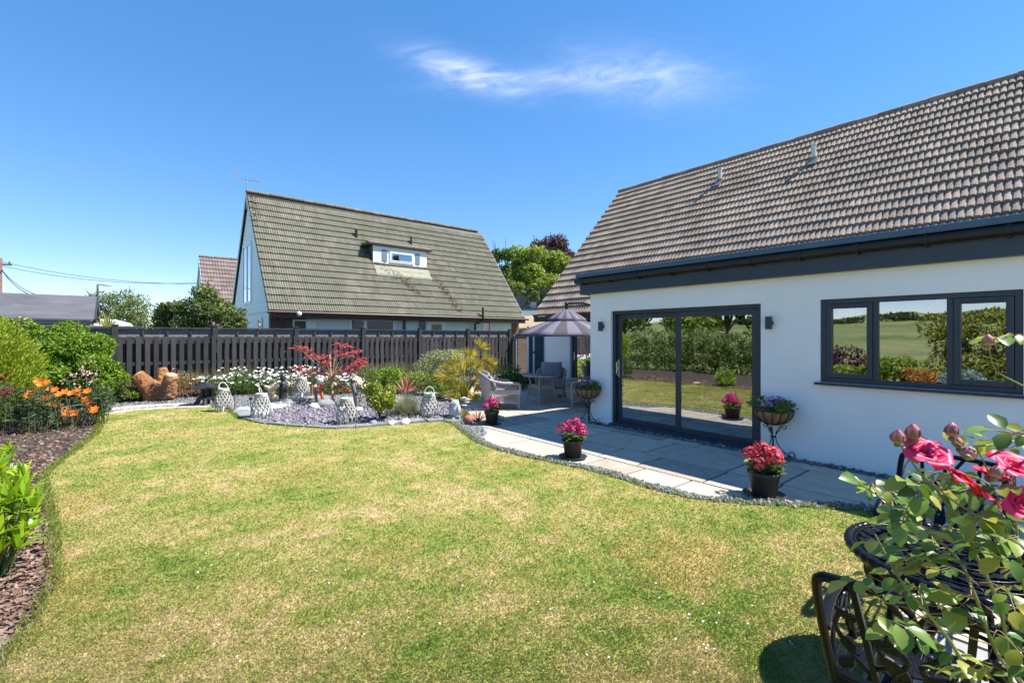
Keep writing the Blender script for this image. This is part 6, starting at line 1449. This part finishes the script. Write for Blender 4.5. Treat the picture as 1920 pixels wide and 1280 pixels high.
# ================================================================ FLOWER STANDS
M['iron'] = mat('black wrought iron', (.014, .014, .016), .5, .2, 10)
M['coco'] = mat('coco fibre liner', (.30, .17, .075), .95, .3, 14, .6, 60, stretch=(1, 1, .4))
def curl(c, u, w, r, a0, a1, n=14, k=.0):
    return [c+u*(r*(1-k*i/n)*math.cos(a0+(a1-a0)*i/n))+w*(r*(1-k*i/n)*math.sin(a0+(a1-a0)*i/n)) for i in range(n+1)]
def flower_stand(label, loc, rz, fcols):
    t = thing('flower_stand', label, 'plant stand', loc, rz, 'wrought iron flower stands')
    mb = MB(); Z = Vector((0, 0, 1))
    for k in range(3):
        a_ = k*2*PI/3; o_ = Vector((math.cos(a_), math.sin(a_), 0)); p0 = Vector((0, 0, 0))
        S_ = [o_*.10+Z*.455, o_*.07+Z*.42, o_*.035+Z*.36, o_*.028+Z*.30, o_*.04+Z*.23, o_*.09+Z*.14, o_*.16+Z*.075, o_*.215+Z*.05]
        foot = curl(o_*.215+Z*.062, o_, Z, .060, -PI/2+.0, PI*1.55, 16, .75)
        mb.tube(S_[:-1]+[q for q in foot], .0065, 6)
        topc = curl(o_*.135+Z*.425, o_, Z, .034, PI, -PI*1.0, 12, .6); mb.tube([o_*.03+Z*.33]+topc, .0055, 6)
        inn = curl(o_*.10+Z*.055, o_, Z, .045, PI*.1, PI*1.9, 12, .55); mb.tube(inn, .005, 6)
    mb.tube([(0, 0, .0), (0, 0, .30)], .007, 6); mb.ring((0, 0, .30), .033, .007, 18, 6); mb.build('scroll_legs', M['iron'], t, True)
    mb = MB(); R_ = .245
    for k in range(14):
        a_ = 2*PI*k/14; mb.tube([(R_*math.cos(p)*math.cos(a_), R_*math.cos(p)*math.sin(a_), .665-.205*math.sin(p)) for p in np.linspace(0, PI/2, 9)], .006, 5)
    mb.ring((0, 0, .665), R_, .008, 36, 6); mb.ring((0, 0, .468), .07, .006, 18, 6); mb.build('basket_frame', M['iron'], t, True)
    MB().lathe([(R_*.97*math.cos(p), .665-.198*math.sin(p)) for p in np.linspace(PI/2-.01, 0, 10)]+[(R_*.9, .66), (0, .645)], n=36).build('coco_liner', M['coco'], t, True)
    bl = [(random.gauss(0, .10), random.gauss(0, .10), .69+random.random()*.05, .13, .13, .075) for k in range(9)]
    P, d = blob_pts(bl, 900, .5); V, F = leaf_arrays(P, unit(d*.5+rdir(len(P))*.6+np.array([[0, 0, .4]])), .05, .024, None, .2, .45); o = npmesh('foliage', V, F, LG['mid'], None); o.parent = t
    for nm, cols, n_, r0 in fcols:
        mb = MB()
        for k in range(n_):
            a_ = random.random()*2*PI; rr_ = .21*math.sqrt(random.random()); c_ = Vector((rr_*math.cos(a_), rr_*math.sin(a_), .735+.10*random.random()-.5*rr_**2)); ax = Vector((rr_*math.cos(a_)*3+random.gauss(0, .3), rr_*math.sin(a_)*3+random.gauss(0, .3), .8)).normalized(); u = ax.orthogonal().normalized(); w_ = ax.cross(u); vs = [c_-ax*.008]
            for j in range(15): q_ = r0*(1 if j % 3 else .86)*random.uniform(.92, 1.05); vs.append(c_+u*(q_*math.cos(j*2*PI/15))+w_*(q_*math.sin(j*2*PI/15))+ax*.006)
            mb.add(vs, [(0, j+1, (j+1) % 15+1) for j in range(15)])
        mb.build(nm, leafmat(nm+' petal', cols, .2, .6), t, True)['kind'] = 'stuff'
    return t
FA = (('mauve_flowers', [(.38, .10, .45), (.52, .20, .58), (.30, .05, .33)], 22, .03), ('pink_flowers', [(.55, .12, .28), (.65, .30, .42)], 8, .024), ('white_flowers', [(.75, .72, .78)], 7, .02))
FB = (('mauve_flowers', [(.40, .12, .52), (.52, .06, .50), (.33, .16, .55)], 14, .033), ('lilac_flowers', [(.55, .50, .75), (.68, .64, .80)], 24, .022))
flower_stand('wrought iron stand with basket of mauve flowers at the white house corner', gz(1103, 793), .55, FA)
flower_stand('wrought iron stand with basket of purple and lilac flowers between doors and window', tuple(gp(1450, 860)), 1.2, FB)

# ================================================================ CAST METAL TABLE AND CHAIRS, ROSE
def cs(r, f, z=0): q = RT*r+FW*f; return Vector((q.x, q.y, z))
M['cast'] = mat('black cast aluminium', (.006, .007, .0095), .26, .25, 14, .1, 70, spec=.16)
def leafplate(mb, c, u, w, n, L, W, th=.006):
    """thick cast leaf: pointed oval with a raised rib"""
    c, u, w, n = Vector(c), Vector(u).normalized(), Vector(w).normalized(), Vector(n).normalized(); k = 12; top, bot = [], []
    for j in range(k):
        a = 2*PI*j/k; x = math.cos(a); y = math.sin(a)*(1-.35*abs(x))
        p = c+u*(L/2*x)+w*(W/2*y); top.append(p+n*th*.3); bot.append(p-n*th)
    vs = top+bot+[c+n*th*1.3, c-n*th]; mb.add(vs, [(j, (j+1) % k, 2*k) for j in range(k)]+[(k+(j+1) % k, k+j, 2*k+1) for j in range(k)]+[(k+j, k+(j+1) % k, (j+1) % k, j) for j in range(k)])
tcen = cs(2.05, 2.13, 0); TZ = .64
t = thing('cast_table', 'round black cast metal garden table with leaf pattern top on the paving', 'table', (tcen.x, tcen.y, .0), .2)
mb = MB(); n = 220; mb.tube([(.415*math.cos(2*PI*k/n), .415*math.sin(2*PI*k/n), TZ-.012) for k in range(n)], [(.0235 if k % 4 < 2 else .0195) for k in range(n)], 8, closed=True); mb.build('rope_rim', M['cast'], t, True)
mb = MB()
for r_ in (.39, .30, .205, .11): mb.ring((0, 0, TZ-.008), r_, .0065, 64, 6)
for k in range(30): a_ = 2*PI*k/30; mb.bar((.30*math.cos(a_), .30*math.sin(a_), TZ-.012), (.395*math.cos(a_+.09), .395*math.sin(a_+.09), TZ-.012), .006, .008)
for k in range(22): a_ = 2*PI*k/22; mb.bar((.11*math.cos(a_), .11*math.sin(a_), TZ-.012), (.205*math.cos(a_), .205*math.sin(a_), TZ-.012), .006, .008)
for k in range(46):
    a_ = 2*PI*k/46; mb.bar((.205*math.cos(a_), .205*math.sin(a_), TZ-.013), (.30*math.cos(a_+.25), .30*math.sin(a_+.25), TZ-.013), .005, .007); 
Zv = Vector((0, 0, 1))
for ri, nn_, L_, W_ in ((.345, 34, .075, .042), (.365, 26, .05, .03), (.25, 22, .085, .05), (.16, 13, .075, .045), (.06, 6, .075, .045)):
    for k in range(nn_):
        a_ = 2*PI*(k+random.uniform(-.2, .2))/nn_; q_ = Vector((math.cos(a_), math.sin(a_), 0)); tg = Vector((-q_.y, q_.x, 0)); dr_ = (q_*random.uniform(-.6, .8)+tg*random.choice((-1, 1))).normalized(); leafplate(mb, q_*ri+Zv*(TZ-.004), dr_, Zv.cross(dr_), Zv, L_, W_, .005)
mb.build('leaf_top', M['cast'], t, True)
mb = MB(); mb.lathe([(.385, TZ-.075), (.40, TZ-.03), (.39, TZ-.02)], n=48); mb.build('apron', M['cast'], t, True, solid=.006)
for k in range(4):
    a_ = k*PI/2+.5; o_ = Vector((math.cos(a_), math.sin(a_), 0)); tg = Vector((-o_.y, o_.x, 0)); mb = MB()
    mb.tube([o_*.36+Zv*(TZ-.07), o_*.33+Zv*.48, o_*.20+Zv*.36, o_*.16+Zv*.24, o_*.25+Zv*.08, o_*.33+Zv*.0], [.024, .022, .017, .017, .02, .026], 8)
    for s in (-1, 1):
        for r_ in (.045, .03, .015): mb.tube(curl(o_*.345+tg*(.05*s)+Zv*(TZ-.115), tg, Zv, r_, 0, 2*PI, 14), .006, 5, False)
    leafplate(mb, o_*.30+Zv*.48, Zv, tg, o_, .12, .07); mb.build('leg', M['cast'], t, True)
mb = MB(); mb.ring((0, 0, .24), .16, .010, 32, 6); mb.build('stretcher_ring', M['cast'], t, True)
def cast_chair(label, loc, rz):
    """faces +x; back leans towards -x"""
    t = thing('cast_chair', label, 'chair', loc, rz, 'black cast metal garden chairs'); W = .235; X0 = -.21
    def B(w, z): return Vector((X0-.23*(z-.43)/.45, w, z))
    mb = MB(); nrm = Vector((.45, 0, .23)).normalized()
    top = [B(-W, .43), B(-W*1.02, .70), B(-W, .84), B(-W*.93, .874), B(-W*.8, .882), B(-.1, .888), B(0, .892), B(.1, .888), B(W*.8, .882), B(W*.93, .874), B(W, .84), B(W*1.02, .70), B(W, .43)]
    mb.tube(smooth_line(top, 4), .0155, 8); 
    for w0, w1 in ((-.135, -.10), (.135, .10)): mb.bar(B(w0, .88), B(w1, .43), .018, .016, nrm)
    mb.bar(B(-W, .47), B(W, .47), .016, .02, nrm); mb.build('back_frame', M['cast'], t, True)
    mb = MB(); wv = Vector((0, 1, 0)); uz = (B(0, .8)-B(0, .5)).normalized()
    for s in (-1, 1):
        mb.tube(smooth_line([B(.0, .47), B(.055*s, .56), B(.015*s, .64), B(.065*s, .72), B(.02*s, .80), B(.06*s, .88)], 4), .010, 6)
        mb.tube(smooth_line([B(.115*s, .55), B(.06*s, .60), B(.09*s, .66), B(.03*s, .70)], 4), .008, 6)
        mb.tube(smooth_line([B(.118*s, .52), B(.17*s, .60), B(.20*s, .70), B(.16*s, .77), B(.15*s, .70)], 4), .008, 6)
        for (w, z, a_, L_, W_) in ((.05, .60, .7, .11, .062), (.035, .53, -.4, .10, .055), (.07, .68, 1.2, .095, .05), (.02, .755, .5, .10, .055), (.17, .63, .3, .085, .045), (.185, .54, -.5, .08, .045), (.165, .755, .9, .07, .04)):
            dr_ = (uz*math.cos(a_)+wv*s*math.sin(a_)); leafplate(mb, B(w*s, z), dr_, dr_.cross(nrm), nrm, L_, W_, .006)
    mb.build('vine_panel', M['cast'], t, True)
    mb = MB(); mb.ring((0, 0, .437), .0001, .0001, 3, 3) if False else None
    edge = [(X0, -W), (X0+.06, -W-.005), (.12, -W-.01), (.2, -.17), (.225, 0), (.2, .17), (.12, W+.01), (X0+.06, W+.005), (X0, W)]
    mb.tube(smooth_line([(p[0], p[1], .437) for p in edge], 3), .014, 7); mb.bar((X0, -W, .437), (X0, W, .437), .024, .022)
    for k in range(11):
        y_ = -.2+.04*k; xe = .205-.9*max(0, abs(y_)-.09); mb.bar((X0, y_, .436), (xe, y_, .436), .010, .008)
    for k in range(24): a_ = random.random()*6; dr_ = Vector((math.cos(a_), math.sin(a_), 0)); leafplate(mb, (random.uniform(X0+.04, .16), random.uniform(-.19, .19), .443), dr_, Zv.cross(dr_), Zv, .085, .05, .005)
    mb.build('seat', M['cast'], t, True)
    for s in (-1, 1):
        mb = MB(); pts = [B(W*s, .66), Vector((-.22, (W+.02)*s, .668)), Vector((-.08, (W+.035)*s, .665)), Vector((.04, (W+.04)*s, .655)), Vector((.12, (W+.04)*s, .63))]+curl(Vector((.10, (W+.04)*s, .58)), Vector((1, 0, 0)), Zv, .052, PI*.35, -PI*1.6, 16, .55)
        mb.tube(pts, .019, 8, True, .6); mb.tube([Vector((.12, (W+.03)*s, .545)), Vector((.08, (W+.015)*s, .49)), Vector((.10, W*s, .437))], .012, 7)
        for k in range(4): leafplate(mb, Vector((-.1+.06*k, (W+.03)*s, .60-.03*(k % 2))), Vector((1, 0, .6)), Vector((-.6, 0, 1)), Vector((0, s, 0)), .07, .035)
        mb.tube(smooth_line([Vector((-.2, W*s, .45)), Vector((-.13, (W+.02)*s, .55)), Vector((-.03, (W+.02)*s, .58)), Vector((.06, (W+.02)*s, .54))], 3), .008, 6)
        mb.build('arm', M['cast'], t, True)
        for (xa, xb) in ((X0+.01, -.30), (.17, .23)):
            mb = MB(); ya = W*.96*s if xa < 0 else .19*s; mb.tube([Vector((xa, ya, .43)), Vector((xa+(xb-xa)*.25, ya*1.02, .24)), Vector((xb, ya*1.08, 0))], [.017, .014, .018], 8); mb.build('leg', M['cast'], t, True)
    return t
A_top = cs(.985, 1.517, .88); Bt = cs(1.30, 1.17, .88); fdir = (cs(.736, .677)).normalized(); mid = (A_top+Bt)/2
cen = Vector((mid.x, mid.y, 0))+fdir*(.21+.23)
ch = cast_chair('near black cast metal chair with its vine pattern back to the rose bush', (cen.x, cen.y, .0), math.atan2(fdir.y, fdir.x))
c2_ = Vector((tcen.x, tcen.y, 0))+fdir*.62+cs(-.08, .08)
dup(ch, (c2_.x, c2_.y, .0), math.atan2(-fdir.y, -fdir.x), 'black cast metal chair beyond the round table, mostly hidden by roses')
# ---------------- the rose
def leaf11(P, D, Nn, L, W, droop=.25):
    n = len(P); L = np.asarray(L)[:, None]; W = np.asarray(W)[:, None]; Sd = unit(np.cross(D, Nn)+1e-6); Up = unit(np.cross(Sd, D))
    def pt(t, s, cup): return P+D*L*t*(1-.05*t)+Sd*W*s*.5-Up*L*droop*t*t+Up*W*cup
    V = np.stack([pt(0, 0, 0), pt(.25, 0, 0), pt(.55, 0, 0), pt(.82, 0, 0), pt(1, 0, 0), pt(.22, -.72, .10), pt(.52, -1, .16), pt(.80, -.66, .10), pt(.22, .72, .10), pt(.52, 1, .16), pt(.80, .66, .10)], 1).reshape(-1, 3)
    tri = [(0, 5, 1), (1, 5, 6), (1, 6, 2), (2, 6, 7), (2, 7, 3), (3, 7, 4), (0, 1, 8), (1, 9, 8), (1, 2, 9), (2, 10, 9), (2, 3, 10), (3, 4, 10)]
    i = np.arange(n)[:, None]*11; F = np.concatenate([i+np.array([f]) for f in tri]); return V, F
root = cs(1.42, .98, 0)
t = thing('rose_bush', 'rose bush with deep pink blooms reaching across the black metal table and chair', 'rose bush', tuple(root))
canes = [[(1900, 1330, 1.15), (1880, 1160, 1.15), (1830, 1040, 1.1), (1765, 930, 1.05), (1720, 880, 1.02), (1684, 826, 1.0)],
         [(2010, 1110, 1.2), (1920, 1028, 1.1), (1860, 985, 1.06), (1794, 943, 1.02), (1745, 905, 1.0)],
         [(2060, 790, 1.2), (1950, 818, 1.1), (1870, 832, 1.05), (1800, 840, 1.0)],
         [(2000, 1300, 1.2), (1925, 1120, 1.15), (1905, 980, 1.1), (1900, 890, 1.05)],
         [(1850, 1330, 1.1), (1790, 1215, 1.08), (1740, 1150, 1.05), (1690, 1090, 1.05), (1640, 1000, 1.1)],
         [(1980, 1330, 1.25), (1880, 1240, 1.12), (1830, 1120, 1.1), (1790, 1040, 1.12), (1690, 960, 1.15), (1610, 905, 1.18)],
         [(2050, 760, 1.1), (1960, 740, 1.0), (1900, 714, 1.0), (1866, 692, 1.0), (1853, 648, 1.0)]]
cp = []; GC = mat('green rose cane', (.17, .20, .06), .5, .3, 10)
for cn_ in canes:
    pts = smooth_line([at(*p) for p in cn_], 6); mb = MB(); st_ = root+Vector((random.gauss(0, .03), random.gauss(0, .03), 0)); p0 = pts[0]
    full = smooth_line([st_, st_.lerp(p0, .5)+Vector((0, 0, .12)), p0], 4)[:-1]+pts; m_ = len(full)
    mb.tube(full, [(.0058-.0042*k/m_)*(.55 if cn_[0][0] == 2050 else 1) for k in range(m_)], 7); mb.build('cane', GC, t); cp += pts
LP, LD, LN, LL = [], [], [], []; pet = MB()
def compound(e, dirn, size):
    near_ = min(cp, key=lambda q: (q-e).length); up = Vector((random.gauss(0, .35), random.gauss(0, .35), 1)).normalized()
    dirn = (dirn-up*dirn.dot(up)*.7).normalized(); sd = dirn.cross(up).normalized(); tipp = e+dirn*size*1.1
    pet.tube([near_, near_.lerp(e, .6)+Vector((0, 0, .012)), e, tipp], [.0016, .0014, .0012, .0009], 4)
    for (f_, s, sc) in ((1.1, 0, 1.1), (.75, 1, .95), (.75, -1, .95), (.15, 1, .75), (.15, -1, .75)):
        if random.random() < .1: continue
        b_ = e+dirn*size*f_+sd*s*size*.10; dv = (dirn*(.5 if s else 1)+sd*s*.85+Vector((random.gauss(0, .12), random.gauss(0, .12), random.gauss(-.12, .15)))).normalized()
        LP.append(tuple(b_)); LD.append(tuple(dv)); LN.append(tuple((up+Vector((random.gauss(0, .25), random.gauss(0, .25), 0))).normalized())); LL.append(size*sc*random.uniform(.85, 1.15))
regions = [(1690, 1925, 925, 1000, 13), (1740, 1930, 1000, 1070, 8), (1650, 1720, 950, 1010, 6), (1690, 1790, 1040, 1110, 9), (1640, 1770, 1110, 1200, 7), (1800, 1930, 1070, 1180, 11), (1840, 1930, 1180, 1290, 6), (1690, 1800, 880, 930, 5), (1800, 1925, 880, 930, 5), (1610, 1680, 900, 925, 4), (1720, 1800, 1200, 1270, 2), (1800, 1900, 800, 840, 3), (1895, 1960, 770, 815, 3), (1900, 1960, 600, 650, 1), (1600, 1640, 1060, 1085, 1)]
for (x0, x1, y0, y1, n_) in regions:
    for k in range(n_):
        e = at(random.uniform(x0, x1), random.uniform(y0, y1), random.uniform(.97, 1.28)); dv = (RT*random.gauss(-.45, .7)+FW*random.gauss(0, .6)+Vector((0, 0, random.gauss(-.15, .35)))).normalized(); compound(e, dv, random.uniform(.036, .056))
V, F = leaf11(np.array(LP), unit(np.array(LD)), unit(np.array(LN)), np.array(LL), np.array(LL)*.66)
npmesh('foliage', V, F, LG['rose'], t, True); pet.build('leaf_stalks', mat('reddish leaf stalk', (.26, .17, .07), .6, .3, 20), t)['kind'] = 'stuff'
RP = leafmat('deep pink rose petal', [(.58, .008, .06), (.72, .018, .12), (.78, .05, .20)], .3, .45, .3); RR = leafmat('red rose petal', [(.60, .008, .02), (.72, .02, .06), (.76, .04, .12)], .3, .45, .3)
for (px, py, d_, r_, m, ax) in ((1738, 846, 1.0, .043, RP, (-.35, -.35, .75)), (1800, 892, 1.03, .038, RR, (.1, -.5, .7)), (1835, 915, 1.03, .042, RR, (.2, -.6, .6)), (1904, 872, 1.03, .044, RP, (-.3, -.4, .8)), (1925, 945, 1.0, .042, RP, (-.5, -.4, .5)), (1860, 888, 1.06, .030, RR, (0, -.3, .8))):
    mb = MB(); c_ = at(px, py, d_); rosette(mb, c_-Vector(ax).normalized()*r_*.35, ax, r_, 6); b = mb.build('blossom', m, t); sd_ = b.modifiers.new('round petals', 'SUBSURF'); sd_.levels = 1; sd_.render_levels = 1
    mb = MB(); near_ = min(cp, key=lambda q: (q-c_).length); cb = c_-Vector(ax).normalized()*r_*.4; mb.tube([near_, near_.lerp(cb, .5)-Vector((0, 0, .01)), cb], [.0028, .0028, .004], 5); mb.ball(cb, .009, 8, 6); mb.build('flower_stalk', GC, b)
BD = leafmat('rose bud petal', [(.62, .30, .32), (.55, .12, .20)], .2); 
for (px, py, d_, r_, up) in ((1683, 820, 1.0, .013, (-.3, -.1, .9)), (1712, 811, 1.02, .014, (-.2, 0, .9)), (1785, 808, 1.02, .013, (.1, 0, .9)), (1816, 849, 1.0, .014, (.8, 0, .3)), (1853, 640, 1.0, .0105, (0, 0, 1)), (1797, 832, 1.02, .010, (0, 0, 1)), (1868, 886, 1.0, .012, (.2, -.2, .8))):
    c_ = at(px, py, d_); ax = Vector(up).normalized(); u = ax.orthogonal().normalized(); w_ = ax.cross(u); mb = MB()
    rings = [(.0, -1.0), (.75, -.75), (1.0, -.1), (.85, .6), (.5, 1.15), (.12, 1.5)]; vs = [c_+u*(r_*a_*math.cos(k*PI/5))+w_*(r_*a_*math.sin(k*PI/5))+ax*(r_*b_) for a_, b_ in rings for k in range(10)]; mb.add(vs, [(i*10+k, i*10+(k+1) % 10, (i+1)*10+(k+1) % 10, (i+1)*10+k) for i in range(5) for k in range(10)], True); bb = mb.build('bud', BD, t)
    mb = MB(); 
    for k in range(5): an = k*2*PI/5; o_ = u*math.cos(an)+w_*math.sin(an); s_ = u*-math.sin(an)+w_*math.cos(an); p = [c_-ax*r_*1.05, c_+o_*r_*1.04-ax*r_*.2-s_*r_*.5, c_+o_*r_*1.04-ax*r_*.2+s_*r_*.5, c_+o_*r_*.85+ax*r_*.9]; mb.add(p, [(0, 1, 2), (1, 3, 2)])
    near_ = min(cp, key=lambda q: (q-c_).length); mb.ball(c_-ax*r_*1.25, r_*.5, 8, 6); mb.tube([near_, near_.lerp(c_-ax*r_*1.5, .6), c_-ax*r_*1.4], [.0018, .0018, .0026], 5); mb.build('sepals', GC, bb)
